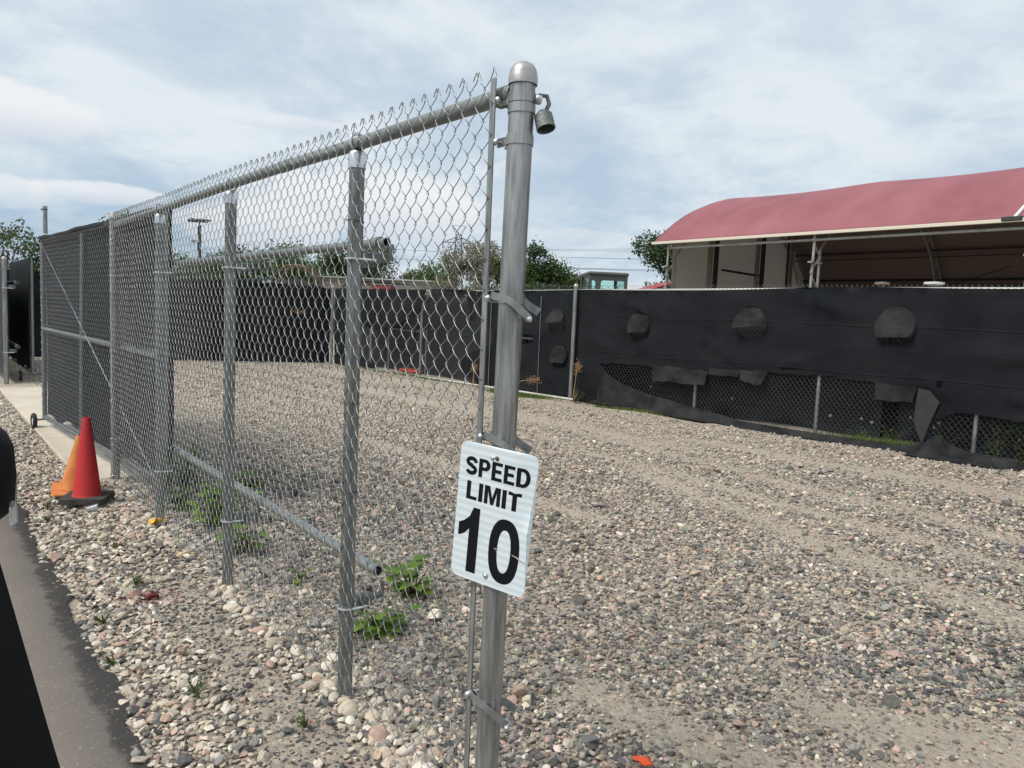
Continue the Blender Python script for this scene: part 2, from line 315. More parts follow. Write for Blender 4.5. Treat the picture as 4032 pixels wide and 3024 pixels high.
# ---- asphalt road left of the strip of rock
def asphalt():
    m = bpy.data.materials.new('asphalt'); m.use_nodes = True; t = m.node_tree; b = t.nodes['Principled BSDF']; ln = t.links; nn = t.nodes.new
    b.inputs['Roughness'].default_value = .9; b.inputs['Specular IOR Level'].default_value = .3
    pos = nn('ShaderNodeNewGeometry').outputs['Position']
    n1 = nn('ShaderNodeTexNoise'); n1.inputs['Scale'].default_value = 260; n1.inputs['Detail'].default_value = 3; n1.inputs['Roughness'].default_value = .8; ln.new(pos, n1.inputs['Vector'])
    n2 = nn('ShaderNodeTexNoise'); n2.inputs['Scale'].default_value = 1.6; n2.inputs['Detail'].default_value = 8; n2.inputs['Roughness'].default_value = .65; ln.new(pos, n2.inputs['Vector'])
    vo = nn('ShaderNodeTexVoronoi'); vo.inputs['Scale'].default_value = 190; ln.new(pos, vo.inputs['Vector'])
    a = nn('ShaderNodeMix'); a.data_type = 'RGBA'; ln.new(n2.outputs['Fac'], a.inputs[0]); a.inputs[6].default_value = (.15, .131, .113, 1); a.inputs[7].default_value = (.225, .196, .168, 1)
    mr = nn('ShaderNodeMapRange'); ln.new(n1.outputs['Fac'], mr.inputs[0]); mr.inputs[1].default_value = .3; mr.inputs[2].default_value = .7; mr.inputs[3].default_value = .72; mr.inputs[4].default_value = 1.28
    mu = nn('ShaderNodeMix'); mu.data_type = 'RGBA'; mu.blend_type = 'MULTIPLY'; mu.inputs[0].default_value = 1; ln.new(a.outputs[2], mu.inputs[6]); ln.new(mr.outputs[0], mu.inputs[7])
    # edge where the sealer is darker and crumbly
    dp = nn('ShaderNodeVectorMath'); dp.operation = 'DOT_PRODUCT'; ln.new(pos, dp.inputs[0]); dp.inputs[1].default_value = tuple(VA)
    ad = nn('ShaderNodeMath'); ad.operation = 'MULTIPLY_ADD'; n3 = nn('ShaderNodeTexNoise'); n3.inputs['Scale'].default_value = 9; n3.inputs['Detail'].default_value = 9; n3.inputs['Roughness'].default_value = .75; ln.new(pos, n3.inputs['Vector'])
    ln.new(n3.outputs['Fac'], ad.inputs[0]); ad.inputs[1].default_value = .22; ln.new(dp.outputs['Value'], ad.inputs[2])
    er = nn('ShaderNodeMapRange'); er.interpolation_type = 'SMOOTHSTEP'; ln.new(ad.outputs[0], er.inputs[0]); er.inputs[1].default_value = .535; er.inputs[2].default_value = .575
    e = nn('ShaderNodeMix'); e.data_type = 'RGBA'; ln.new(er.outputs[0], e.inputs[0]); ln.new(mu.outputs[2], e.inputs[6]); e.inputs[7].default_value = (.075, .069, .064, 1)
    sp = nn('ShaderNodeSeparateXYZ'); ln.new(vo.outputs['Color'], sp.inputs[0]); gt = nn('ShaderNodeMath'); gt.operation = 'GREATER_THAN'; ln.new(sp.outputs[0], gt.inputs[0]); gt.inputs[1].default_value = .985
    e2 = nn('ShaderNodeMix'); e2.data_type = 'RGBA'; m2 = nn('ShaderNodeMath'); m2.operation = 'MULTIPLY'; m2.inputs[1].default_value = .5; ln.new(gt.outputs[0], m2.inputs[0]); ln.new(m2.outputs[0], e2.inputs[0]); ln.new(e.outputs[2], e2.inputs[6]); e2.inputs[7].default_value = (.42, .38, .33, 1)
    ln.new(e2.outputs[2], b.inputs['Base Color'])
    bp = nn('ShaderNodeBump'); bp.inputs['Strength'].default_value = .55; bp.inputs['Distance'].default_value = .006; ln.new(n1.outputs['Fac'], bp.inputs['Height']); ln.new(bp.outputs[0], b.inputs['Normal'])
    return m
M['asphalt'] = asphalt()
vs_, fs_ = [], []; nU = 800
for i in range(nU):
    u = -4 + i*.03; wob_ = .6*(.02*math.sin(u*5.1)+.018*math.sin(u*11.7+1)+.012*math.sin(u*27))+.008*random.uniform(-1, 1)
    for v, z in ((-7, .012), (.3, .014), (.515+wob_, .013), (.53+wob_, -.035)): vs_.append(W(u, v, z))
for i in range(nU-1):
    for j in range(3): a = i*4+j; fs_.append((a, a+4, a+5, a+1))
o = mkobj('road', vs_, fs_, M['asphalt'], smooth=True, ang=80); tag(o, kind='structure')

# ---- concrete gate track: slabs with joints
slab = thing('concrete_path', W(6.1, .95), 'long pale concrete pad running under the sliding gate', 'path', kind='structure')
slab['kind'] = 'structure'
for k in ('label', 'category'): del slab[k]
us = [6.1, 8.05, 9.9, 11.4, 12.75]
for a, b in zip(us[:-1], us[1:]):
    mb = MB(); c = W((a+b)/2, 1.2, -.03)-slab.location; mb.box(c, (b-a-.012, .52, .11), Matrix.Rotation(RZ_F, 3, 'Z'), bev=.008); mb.obj('slab', M['concrete'], slab, smooth=False)

# ------------------------------------------------------------------ stones (points, tint per point; geometry nodes put a stone on each)
def stone_src(seed, rounded):
    r = random.Random(seed); bm = bmesh.new()
    if rounded:
        bmesh.ops.create_icosphere(bm, subdivisions=2, radius=.5); off = Vector((seed*3.1, seed*1.7, 0))
        for v in bm.verts: v.co *= 1 + .35*noise.noise(v.co*1.9+off) + .12*noise.noise(v.co*5+off)
    else:
        for i in range(15):
            p = Vector((r.gauss(0, 1), r.gauss(0, 1), r.gauss(0, 1))).normalized()*r.uniform(.42, .56); p.x *= r.uniform(.9, 1.1); bm.verts.new(p)
        bmesh.ops.convex_hull(bm, input=bm.verts)
        for v in [v for v in bm.verts if not v.link_faces]: bm.verts.remove(v)
        bmesh.ops.bevel(bm, geom=list(bm.edges), offset=.035, segments=1, affect='EDGES')
    bmesh.ops.recalc_face_normals(bm, faces=bm.faces)
    me = bpy.data.meshes.new('stone'); bm.to_mesh(me); bm.free()
    me.polygons.foreach_set('use_smooth', [rounded]*len(me.polygons))
    return me
def stone_mat():
    m = bpy.data.materials.new('stone'); m.use_nodes = True; t = m.node_tree; b = t.nodes['Principled BSDF']; ln = t.links; nn = t.nodes.new
    at = nn('ShaderNodeAttribute'); at.attribute_type = 'INSTANCER'; at.attribute_name = 'tint'
    tcn = nn('ShaderNodeTexCoord'); n = nn('ShaderNodeTexNoise'); n.inputs['Scale'].default_value = 4.; n.inputs['Detail'].default_value = 5; n.inputs['Roughness'].default_value = .7
    ln.new(tcn.outputs['Object'], n.inputs['Vector']); mr = nn('ShaderNodeMapRange'); ln.new(n.outputs['Fac'], mr.inputs[0]); mr.inputs[1].default_value = .3; mr.inputs[2].default_value = .7; mr.inputs[3].default_value = .68; mr.inputs[4].default_value = 1.25
    mx = nn('ShaderNodeMix'); mx.data_type = 'RGBA'; mx.blend_type = 'MULTIPLY'; mx.inputs[0].default_value = 1; ln.new(at.outputs['Color'], mx.inputs[6]); ln.new(mr.outputs[0], mx.inputs[7]); ln.new(mx.outputs[2], b.inputs['Base Color'])
    b.inputs['Roughness'].default_value = .85; b.inputs['Specular IOR Level'].default_value = .3
    bp = nn('ShaderNodeBump'); bp.inputs['Strength'].default_value = .35; bp.inputs['Distance'].default_value = .1; ln.new(n.outputs['Fac'], bp.inputs['Height']); ln.new(bp.outputs[0], b.inputs['Normal'])
    return m
M['stone'] = stone_mat()
def stone_collection(name, rounded, k=8):
    c = bpy.data.collections.new(name)
    for i in range(k):
        me = stone_src(i+(50 if rounded else 0), rounded); me.materials.append(M['stone']); c.objects.link(bpy.data.objects.new('stone_shape', me))
    return c
SRC = {False: stone_collection('crushed_shapes', False), True: stone_collection('river_shapes', True)}
def scatter(name, P, S, T, rounded, label_kind='stuff'):
    me = bpy.data.meshes.new(name); n = len(P); me.vertices.add(n); me.vertices.foreach_set('co', P.astype(np.float32).ravel())
    a = me.attributes.new('size', 'FLOAT_VECTOR', 'POINT'); a.data.foreach_set('vector', S.astype(np.float32).ravel())
    a = me.attributes.new('spin', 'FLOAT_VECTOR', 'POINT'); rot = np.stack([rng.normal(0, .35, n), rng.normal(0, .35, n), rng.uniform(0, 6.28, n)], -1); a.data.foreach_set('vector', rot.astype(np.float32).ravel())
    a = me.attributes.new('tint', 'FLOAT_COLOR', 'POINT'); T4 = np.concatenate([T, np.ones((n, 1))], 1); a.data.foreach_set('color', T4.astype(np.float32).ravel())
    me.materials.append(M['stone'])
    o = bpy.data.objects.new(name, me); COL.objects.link(o); tag(o, kind='stuff')
    gn = bpy.data.node_groups.new(name, 'GeometryNodeTree'); gn.interface.new_socket('Geometry', in_out='INPUT', socket_type='NodeSocketGeometry'); gn.interface.new_socket('Geometry', in_out='OUTPUT', socket_type='NodeSocketGeometry')
    x = gn.nodes.new; gi = x('NodeGroupInput'); go = x('NodeGroupOutput'); ip = x('GeometryNodeInstanceOnPoints'); ci = x('GeometryNodeCollectionInfo')
    ci.inputs[0].default_value = SRC[rounded]; ci.inputs['Separate Children'].default_value = True; ci.inputs['Reset Children'].default_value = True
    ip.inputs['Pick Instance'].default_value = True
    ri = x('FunctionNodeRandomValue'); ri.data_type = 'INT'; ri.inputs[4].default_value = 0; ri.inputs[5].default_value = 7
    a1 = x('GeometryNodeInputNamedAttribute'); a1.data_type = 'FLOAT_VECTOR'; a1.inputs[0].default_value = 'size'
    a2 = x('GeometryNodeInputNamedAttribute'); a2.data_type = 'FLOAT_VECTOR'; a2.inputs[0].default_value = 'spin'
    er = x('FunctionNodeEulerToRotation')
    l = gn.links.new; l(gi.outputs[0], ip.inputs['Points']); l(ci.outputs[0], ip.inputs['Instance']); l(ri.outputs[2], ip.inputs['Instance Index'])
    l(a1.outputs[0], ip.inputs['Scale']); l(a2.outputs[0], er.inputs[0]); l(er.outputs[0], ip.inputs['Rotation']); l(ip.outputs[0], go.inputs[0])
    md = o.modifiers.new('stones', 'NODES'); md.node_group = gn
    return o
def lownoise(x, y, s, seed):
    r = np.random.default_rng(seed); o = 0
    for k in range(7):
        a = r.uniform(0, 6.28); f = s*r.uniform(.6, 2.2); o = o + np.sin(x*f*math.cos(a) + y*f*math.sin(a) + r.uniform(0, 6.28))
    return o/3.2
def wedge(x, y, m=2.3): return (y > .6) & (np.abs(x) < .72*y + m)
def grid_pts(x0, x1, y0, y1, s):
    X, Y = np.meshgrid(np.arange(x0, x1, s), np.arange(y0, y1, s)); X = X.ravel(); Y = Y.ravel()
    return X + rng.uniform(-.55, .55, X.size)*s, Y + rng.uniform(-.55, .55, X.size)*s
def pick(wts, n): return rng.choice(len(TINT), size=n, p=np.array(wts)/sum(wts))
# dusty bands that traffic wore through the gravel (lines in plan, metres)
BANDS = [((1.2, 6.6), (2.8, 2.7), .16), ((.35, 2.6), (1.5, 1.6), .13), ((-1.5, 7.8), (.6, 5.0), .12), ((2.2, 8.6), (5.2, 5.6), .2), ((-2.5, 12.5), (1.8, 8.2), .34), ((-.2, 10.4), (3.6, 4.7), .16), ((.1, 8.6), (3.3, 3.9), .13), ((-4, 15.8), (4.6, 9.2), .42), ((1.2, 2.5), (3.6, 1.7), .20), ((.0, 1.9), (2.2, 2.35), .10)]
def dust(x, y):
    d = np.zeros_like(x)
    for (a, b, wd) in BANDS:
        ax, ay = a; bx, by = b; t = np.clip(((x-ax)*(bx-ax)+(y-ay)*(by-ay))/((bx-ax)**2+(by-ay)**2), 0, 1)
        r = np.hypot(x-ax-t*(bx-ax), y-ay-t*(by-ay)); d = np.maximum(d, np.exp(-(r/wd)**2))
    return d
allP, allS, allT = [], [], []
for (y0, y1, s, sz_) in ((1.1, 3.3, .0155, .0185), (3.3, 5.6, .0195, .0205), (5.6, 9.5, .026, .0235), (9.5, 18.4, .046, .029)):
    x, y = grid_pts(-12, 14, y0, y1, s); k = wedge(x, y); x, y = x[k], y[k]; u, v = uv_np(x, y)
    d1 = dust(x, y); ln_ = lownoise(x, y, 1.3, 3); dens = .95 - .60*d1 - .22*np.clip(ln_, 0, 1) - .25*np.clip((y-8.5)/5, 0, 1)
    lowz = (v > FV+.02); ug = u
    k = lowz & (rng.random(x.size) < dens) & ~((u > 6.05) & (v < 1.47)) & (y < 18.2 + (x+4.4)*(-1.046)*(x > -4.4) + (x+4.4)*.34*(x < -4.4))
    x, y, u, v = x[k], y[k], u[k], v[k]; n = x.size; d1 = d1[k]
    size = sz_*np.exp(rng.normal(0, .32, n)); size = np.where(rng.random(n) < .03, size*1.6, size)*(1-.35*d1)
    S = np.stack([size*rng.uniform(.85, 1.35, n), size*rng.uniform(.75, 1.1, n), size*rng.uniform(.55, .9, n)], -1)
    z = hgt(x, y) + size*rng.uniform(.02, .34, n)
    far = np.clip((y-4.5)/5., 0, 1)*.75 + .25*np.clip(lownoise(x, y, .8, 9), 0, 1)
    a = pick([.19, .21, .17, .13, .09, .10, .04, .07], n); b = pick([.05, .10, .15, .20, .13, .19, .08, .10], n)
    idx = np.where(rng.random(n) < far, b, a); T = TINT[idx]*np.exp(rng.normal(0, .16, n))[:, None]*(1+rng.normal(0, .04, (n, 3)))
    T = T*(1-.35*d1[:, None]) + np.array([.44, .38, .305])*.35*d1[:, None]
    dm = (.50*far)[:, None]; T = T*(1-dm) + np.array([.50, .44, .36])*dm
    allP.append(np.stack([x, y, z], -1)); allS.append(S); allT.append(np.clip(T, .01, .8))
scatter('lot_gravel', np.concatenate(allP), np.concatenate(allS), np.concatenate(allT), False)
# rounded rock laid between road and fence
def strip(name, s, sz_, dens0, rounded, cream, zlift, seed, spread=.28, vmax=FV+.16):
    U_, V_ = np.meshgrid(np.arange(-1.2, 18, s), np.arange(.46, vmax+.2, s)); u = U_.ravel(); v = V_.ravel(); u = u + rng.uniform(-.5, .5, u.size)*s; v = v + rng.uniform(-.5, .5, v.size)*s
    x = u*UA.x + v*VA.x; y = u*UA.y + v*VA.y
    bare = np.exp(-(((v-.93)/.14)**2)) * np.clip((4.6-u)/1.2, 0, 1)           # worn soil patch nearer the camera
    bare = np.maximum(bare, np.clip((1.95-u)/.6, 0, 1)*np.clip((v-.72)/.1, 0, 1))
    dens = dens0*(1 - (.93 if cream else .35)*np.clip(bare*1.25 + .22*lownoise(x, y, 6, seed), 0, 1))
    edge = .50 + .03*lownoise(x, y, 9, 4)
    k = (rng.random(u.size) < dens) & (v > edge) & (v < vmax + .03*lownoise(x, y, 7, 5)) & ~((u > 6.08) & (v > .93) & (v < 1.48)) & wedge(x, y, 2.3) & (np.hypot(x, y) > .8)
    x, y, u, v = x[k], y[k], u[k], v[k]; n = x.size
    size = sz_*np.exp(rng.normal(0, spread, n)); S = np.stack([size*rng.uniform(.95, 1.45, n), size*rng.uniform(.75, 1.05, n), size*rng.uniform(.5, .8, n)], -1)
    z = hgt(x, y) + size*rng.uniform(.05, .3, n) + zlift
    wts = [.04, .07, .07, .15, .09, .31, .22, .05] if cream else [.28, .27, .18, .12, .06, .03, .02, .04]
    T = TINT[pick(wts, n)]*np.exp(rng.normal(0, .13, n))[:, None]
    red = np.exp(-(((x+1.59)/.14)**2 + ((y-3.30)/.07)**2)); rm = (rng.random(n) < red*.9)[:, None]; T = np.where(rm, T*.4 + np.array([.20, .012, .02])*.6, T)
    scatter(name, np.stack([x, y, z], -1), S, np.clip(T, .01, .8), rounded)
strip('strip_grit', .0135, .012, .92, False, False, -.002, 21)
strip('pale_rock', .0195, .0225, .97, False, True, .003, 22, .34)

# larger pale rocks kicked up along the foot of the fence
n = 420; u = rng.uniform(.6, 6.0, n); v = FV - .02 + rng.normal(0, .055, n) + np.where(u < 2.6, .03, 0); x = u*UA.x+v*VA.x; y = u*UA.y+v*VA.y
size = .036*np.exp(rng.normal(0, .22, n)); S_ = np.stack([size*rng.uniform(1., 1.4, n), size*rng.uniform(.8, 1.1, n), size*rng.uniform(.6, .85, n)], -1)
T_ = TINT[pick([.02, .04, .06, .14, .08, .36, .26, .04], n)]*np.exp(rng.normal(0, .12, n))[:, None]
scatter('fence_foot_rock', np.stack([x, y, hgt(x, y)+size*.18], -1), S_, np.clip(T_, .01, .8), True)

# ------------------------------------------------------------------ chain link
def wires(name, L_, z0f, z1, m, parent, col=.031, row=.076, sides=5, q=4, amp=.0042, r=.0016, jit=.0012, off=(0, 0, 0), tips=True, wob=0.):
    """woven wires in the local x (along) / z (up) plane, alternate wires hook each other at every bend"""
    nW = int(round(L_/col)); VV, FF = [], []; base = 0; ts = np.array([0, .5] if q == 2 else [0, .10, .30, .5, .70, .90] if q >= 6 else [0, .12, .5, .88])
    ph = rng.uniform(0, 6.28, 6)
    for k in range(nW):
        xL, xR = k*col-.0022, (k+1)*col+.0022; z0 = z0f(k*col) if callable(z0f) else z0f
        if z0 is None: continue
        nh = int((z1-z0)/(row/2)); P = []
        for h in range(nh, 0, -1):                      # from the top down; parity keeps neighbours hooked
            zt = z1 - (nh-h)*row/2; zb = zt - row/2; toR = ((nh-h)+k) % 2 == 0
            a, b = (xL, xR) if toR else (xR, xL); sg = -1 if toR else 1
            for t in ts:
                s_ = .5-.5*math.cos(math.pi*t); wc = 0. if (h == nh and tips) else .45; x = a+(b-a)*(wc*s_+(1-wc)*t); P.append((x, sg*amp*math.sin(math.pi*t)**.6, zt+(zb-zt)*t))
            last = (b, 0, zb)
        P.append(last); P = np.array(P)
        if tips:
            t0 = P[0]; tx = t0[0]; sgn = 1 if (k % 2) else -1
            P = np.concatenate([[[tx+sgn*.010, sgn*.004, t0[2]-.016], [tx+sgn*.004, sgn*.003, t0[2]-.003], [tx-sgn*.001, sgn*.002, t0[2]+.006]], P])
        if wob: P[:, 0] += wob*np.sin(P[:, 2]*2.3+ph[0]+k*.05)*np.sin(k*.11+ph[1]); P[:, 1] += wob*1.2*np.sin(P[:, 0]*3.1+ph[2])*np.sin(P[:, 2]*1.9+ph[3])
        P[:, 0] += rng.normal(0, jit*.3); P[:, 2] += .0016*np.sin(k*.7+P[:, 0]*9)+rng.normal(0, jit)
        P[1:-1] += rng.normal(0, jit*.25, P[1:-1].shape)
        if q > 2:
            T = np.gradient(P, axis=0); T /= np.linalg.norm(T, axis=1)[:, None]+1e-9; n1 = np.cross(T, [0, 1., 0]); n1 /= np.linalg.norm(n1, axis=1)[:, None]+1e-9; n2 = np.cross(T, n1)
        else:
            T = np.gradient(P, axis=0); T /= np.linalg.norm(T, axis=1)[:, None]+1e-9; n1 = np.cross(T, [0, 1., 0]); n1 /= np.linalg.norm(n1, axis=1)[:, None]+1e-9; n2 = np.cross(T, n1)
        an = np.arange(sides)*2*np.pi/sides; ring = P[:, None, :] + r*(np.cos(an)[None, :, None]*n1[:, None, :] + np.sin(an)[None, :, None]*n2[:, None, :])
        m_ = len(P); VV.append(ring.reshape(-1, 3)); i, j = np.meshgrid(np.arange(m_-1), np.arange(sides), indexing='ij'); a = i*sides+j; b = i*sides+(j+1) % sides
        FF.append(np.stack([a, b, b+sides, a+sides], -1).reshape(-1, 4)+base); base += m_*sides
    V = np.concatenate(VV)+np.array(off); o = npobj(name, V, np.concatenate(FF), m, parent); o['kind'] = 'stuff'; return o
def rotz(a): return Matrix.Rotation(a, 3, 'Z')
def ring_band(mb, c, r, h=.022, t=.0025, n=24):
    mb.lathe([(r, -h/2), (r+t, -h/2), (r+t, h/2), (r, h/2)], n, c)
def bolt(mb, c, axis, r=.008, l=.03):
    a = Vector(axis).normalized(); q = a.to_track_quat('Z', 'Y').to_matrix(); mb.lathe([(0, l/2+.006), (r*.6, l/2+.005), (r, l/2+.001), (r, l/2-.004), (r*.5, l/2-.004), (r*.5, -l/2), (r*.85, -l/2), (r*.85, -l/2-.006), (0, -l/2-.006)], 10, c, q)
def pipe(mb, a, b, r, n=14, wall=.003):
    a = Vector(a); b = Vector(b); d = (b-a); l = d.length; q = d.normalized().to_track_quat('Z', 'Y').to_matrix()
    mb.lathe([(r-wall, .01), (r-wall, 0), (r, 0), (r, l), (r-wall, l), (r-wall, l-.06), (0, l-.06)], n, a, q); mb.lathe([(0, .06), (r-wall, .06), (r-wall, 0)], n, a, q)

# ------------------------------------------------------------------ near fence.  local x along the fence (away from sign post), y = away from the camera side
FU0 = 1.445
F = thing('chain_link_fence', W(FU0, FV), 'tall bare galvanised chain link fence beside the gravel strip, carrying the speed sign post', 'fence', RZ_F)
# local y axis of the rotated frame points to -VA, so camera side is +y
RH = {0: 1.90, .83: 1.90, 2.075: 1.905, 3.325: 1.892, 4.578: 1.885}
wires('chain_mesh', 4.50, .03, 1.955, M['wire'], F, sides=6, q=4, off=(.055, .030, 0), r=.00125, wob=.006, amp=.0065)
mb = MB(); mb.tube([(.045, 0, 1.90), (.83, 0, 1.90), (1.5, 0, 1.906), (2.075, 0, 1.905), (3.325, 0, 1.892), (4.55, 0, 1.885)], .021, 18); mb.obj('top_rail', M['galv_rail'], F)
for x in (1.42, 3.0):
    mb = MB(); mb.lathe([(.021, -.06), (.0225, -.06), (.0225, .06), (.021, .06)], 18, (x, 0, 1.9055 if x < 2 else 1.895), Vector((1, 0, -.003)).to_track_quat('Z', 'Y').to_matrix()); mb.obj('rail_sleeve', M['galv_rail'], F)
def post(mb, top, r=.0255, lean=(0, 0), z0=-.06):
    mb.lathe([(r, z0), (r, top), (r-.003, top), (r-.003, top-.05)], 26, (0, 0, 0), Matrix(((1, 0, lean[0]), (0, 1, lean[1]), (0, 0, 1))))
for x, h in ((.83, 1.875), (2.075, 1.87), (3.325, 1.865)):
    mb = MB(); post(mb, h-.02); p = mb.obj('line_post', M['galv_post'], F); p.location = (x, 0, 0)
    mb = MB(); mb.lathe([(.027, -.055), (.0295, -.055), (.0295, -.012), (.026, -.004), (.024, .0)], 26, (0, 0, h)); mb.tube([(0, .026*math.cos(a), h+.03+.028*math.sin(a)) for a in np.linspace(0, 2*math.pi, 18)[:-1]], .0055, 8, closed=True); q_ = mb.obj('loop_cap', M['cast'] if False else M['bolt'], p)
    for zz in (random.uniform(.95, 1.2), random.uniform(.5, .8), random.uniform(1.4, 1.75)):
        mb = MB(); mb.tube([(.0275*math.cos(a), .0275*math.sin(a)+(.004 if math.sin(a) > 0 else 0), zz+.003*math.sin(a)) for a in np.linspace(0, 2*math.pi, 20)[:-1]], .0014, 5, closed=True); mb.obj('wire_tie', M['darksteel'], p)
# sign post (terminal post), slightly leaning
SP = bpy.data.objects.new('terminal_post', None)
mb = MB(); LEAN = (-.001, -.012)
Rf = Matrix.Rotation(-RZ_F, 3, 'Z'); leanw = Rf @ Vector((.0105, 0, 0))
mb.lathe([(.0310, -.05), (.0310, 1.925)], 36, (0, 0, 0), Matrix(((1, 0, leanw.x), (0, 1, leanw.y), (0, 0, 1))))
sp = mb.obj('terminal_post', M['galv'], F); sp.location = (Rf @ (Vector((-.0255, 1.85, 0))-F.location)) 
def onpost(z): return Vector((leanw.x*z, leanw.y*z, z))
mb = MB(); mb.lathe([(.0365, -.028), (.0385, -.028), (.0392, -.008), (.0375, -.002), (.0372, .004), (.034, .016), (.027, .027), (.015, .034), (0, .036)], 36, onpost(1.940), Matrix(((.92, 0, 0), (0, .92, 0), (0, 0, .85)))); mb.obj('dome_cap', M['cap'], sp)
# bands: direction helpers in post frame
toF = Vector((1, 0, 0))                                    # along the fence
cmr = Rf @ (-Vector((-.0, 1.85, 0)).normalized()); cmr.z = 0
rgt = Rf @ Vector((1, 0, 0))
def band(z, open_=False, tab=True, dbl=False):
    c = onpost(z); mb = MB(); ring_band(mb, c, .0312, .024)
    if dbl: ring_band(mb, c-Vector((0, 0, .026)), .0314, .022)
    if tab:
        for s_ in (-1, 1): mb.box(c+Vector((.045, .012*s_+.006, 0)), (.04, .003, .022))
    o_ = mb.obj('brace_band', M['galv'], sp)
    if tab:
        mb = MB(); bolt(mb, c+Vector((.056, .016, 0)), (0, 1, 0), .009, .036); mb.obj('carriage_bolt', M['bolt'], o_)
    if open_:
        # bent strap ends left hanging off the post toward the right of the photo
        pts = [c+Vector((.052, .020, .010)), c+Vector((.030, .034, .006)), c+cmr*.039+Vector((.004, .004, -.004)), c+cmr*.042+rgt*.018-Vector((0, 0, .022)), c+cmr*.034+rgt*.046-Vector((0, 0, .046))]
        mb = MB(); ribbon(mb, pts, .018, .0028); mb.obj('strap', M['galv_rail'], o_)
        pts = [c+rgt*.031-cmr*.004-Vector((0, 0, .004)), c+rgt*.046-cmr*.016-Vector((0, 0, .016)), c+rgt*.070-cmr*.012-Vector((0, 0, .030))]
        mb = MB(); ribbon(mb, pts, .020, .0028); mb.obj('strap', M['galv_rail'], o_)
        mb = MB(); bolt(mb, c+cmr*.036+rgt*.044-Vector((0, 0, .048)), cmr*1.+rgt*.2, .0075, .022); mb.obj('carriage_bolt', M['bolt'], o_)
    return o_
def ribbon(mb, pts, w_, t):
    P = [Vector(p) for p in pts]; fine = []
    for i in range(len(P)-1):
        p0 = P[max(i-1, 0)]; p1 = P[i]; p2 = P[i+1]; p3 = P[min(i+2, len(P)-1)]
        for k in range(5):
            s = k/5; fine.append(.5*((2*p1)+(p2-p0)*s+(2*p0-5*p1+4*p2-p3)*s*s+(3*p1-p0-3*p2+p3)*s**3))
    fine.append(P[-1]); vs, fs = [], []
    for i, p in enumerate(fine):
        T = (fine[min(i+1, len(fine)-1)]-fine[max(i-1, 0)]).normalized(); upv = Vector((0, 0, 1)); upv = (upv-T*upv.dot(T)).normalized(); nn_ = T.cross(upv)
        for a, b in ((-1, -1), (1, -1), (1, 1), (-1, 1)): vs.append(p+upv*a*w_/2+nn_*b*t/2)
    for i in range(len(fine)-1):
        for j in range(4): a = i*4+j; b = i*4+(j+1) % 4; fs.append((a, b, b+4, a+4))
    fs.append((0, 3, 2, 1)); k = (len(fine)-1)*4; fs.append((k, k+1, k+2, k+3)); mb.add(vs, fs)
band(1.885, dbl=True); band(1.785); band(1.402, True); band(1.05, True); band(.36, True)
# rail end cup holding the rail, and the spare cup dangling from the band bolt
mb = MB(); qx = Vector((1, 0, 0)).to_track_quat('Z', 'Y').to_matrix(); mb.lathe([(0, -.012), (.022, -.012), (.0255, -.004), (.0255, .045), (.022, .045)], 20, onpost(1.902)+Vector((.043, 0, 0)), qx); mb.obj('rail_cup', M['cast'], sp)
dc = onpost(1.878)+rgt*.040+cmr*.004
mb = MB(); bolt(mb, dc+Vector((0, 0, .005)), cmr, .010, .022); mb.obj('carriage_bolt', M['bolt'], sp)
mb = MB(); mb.tube([dc+cmr*.01+Vector((0, 0, .012)), dc+rgt*.020+Vector((0, 0, .014)), dc+rgt*.026-Vector((0, 0, .004)), dc+rgt*.018-Vector((0, 0, .024))], .0055, 8)
axd = (rgt*.25-Vector((0, 0, 1))+cmr*.30).normalized(); mb.lathe([(0, .0), (.010, .0), (.016, .006), (.0225, .012), (.0235, .048), (.0205, .048), (.0205, .016), (0, .016)], 24, dc+rgt*.010-Vector((0, 0, .022)), axd.to_track_quat('Z', 'Y').to_matrix()); mb.obj('hanging_rail_cup', M['cast'], sp)
mb = MB(); mb.box((.058, .030, .985), (.020, .005, 1.905), bev=.001); mb.obj('tension_bar', M['galv'], F, smooth=False)
# gate-side terminal post of the fence
mb = MB(); mb.lathe([(.0305, -.06), (.0305, 1.925)], 26); gp = mb.obj('gate_post', M['galv'], F); gp.location = (4.60, 0, 0)
mb = MB(); mb.lathe([(.033, -.02), (.036, -.018), (.036, 0), (.034, .004), (.03, .02), (.02, .034), (0, .042)], 24, (0, 0, 1.945)); mb.obj('dome_cap', M['cap'], gp)
for zz in (1.87, 1.78, 1.42, .98, .62, .29, .06):
    mb = MB(); ring_band(mb, (0, 0, zz), .0305, .022); mb.box((-.045, .012, zz), (.035, .003, .02)); o_ = mb.obj('brace_band', M['galv'], gp)
    mb = MB(); bolt(mb, (-.05, .014, zz), (0, 1, 0), .007, .03); mb.obj('carriage_bolt', M['bolt'], o_)
mb = MB(); mb.box((4.545, .028, .99), (.016, .005, 1.9)); mb.obj('tension_bar', M['galv'], F, smooth=False)
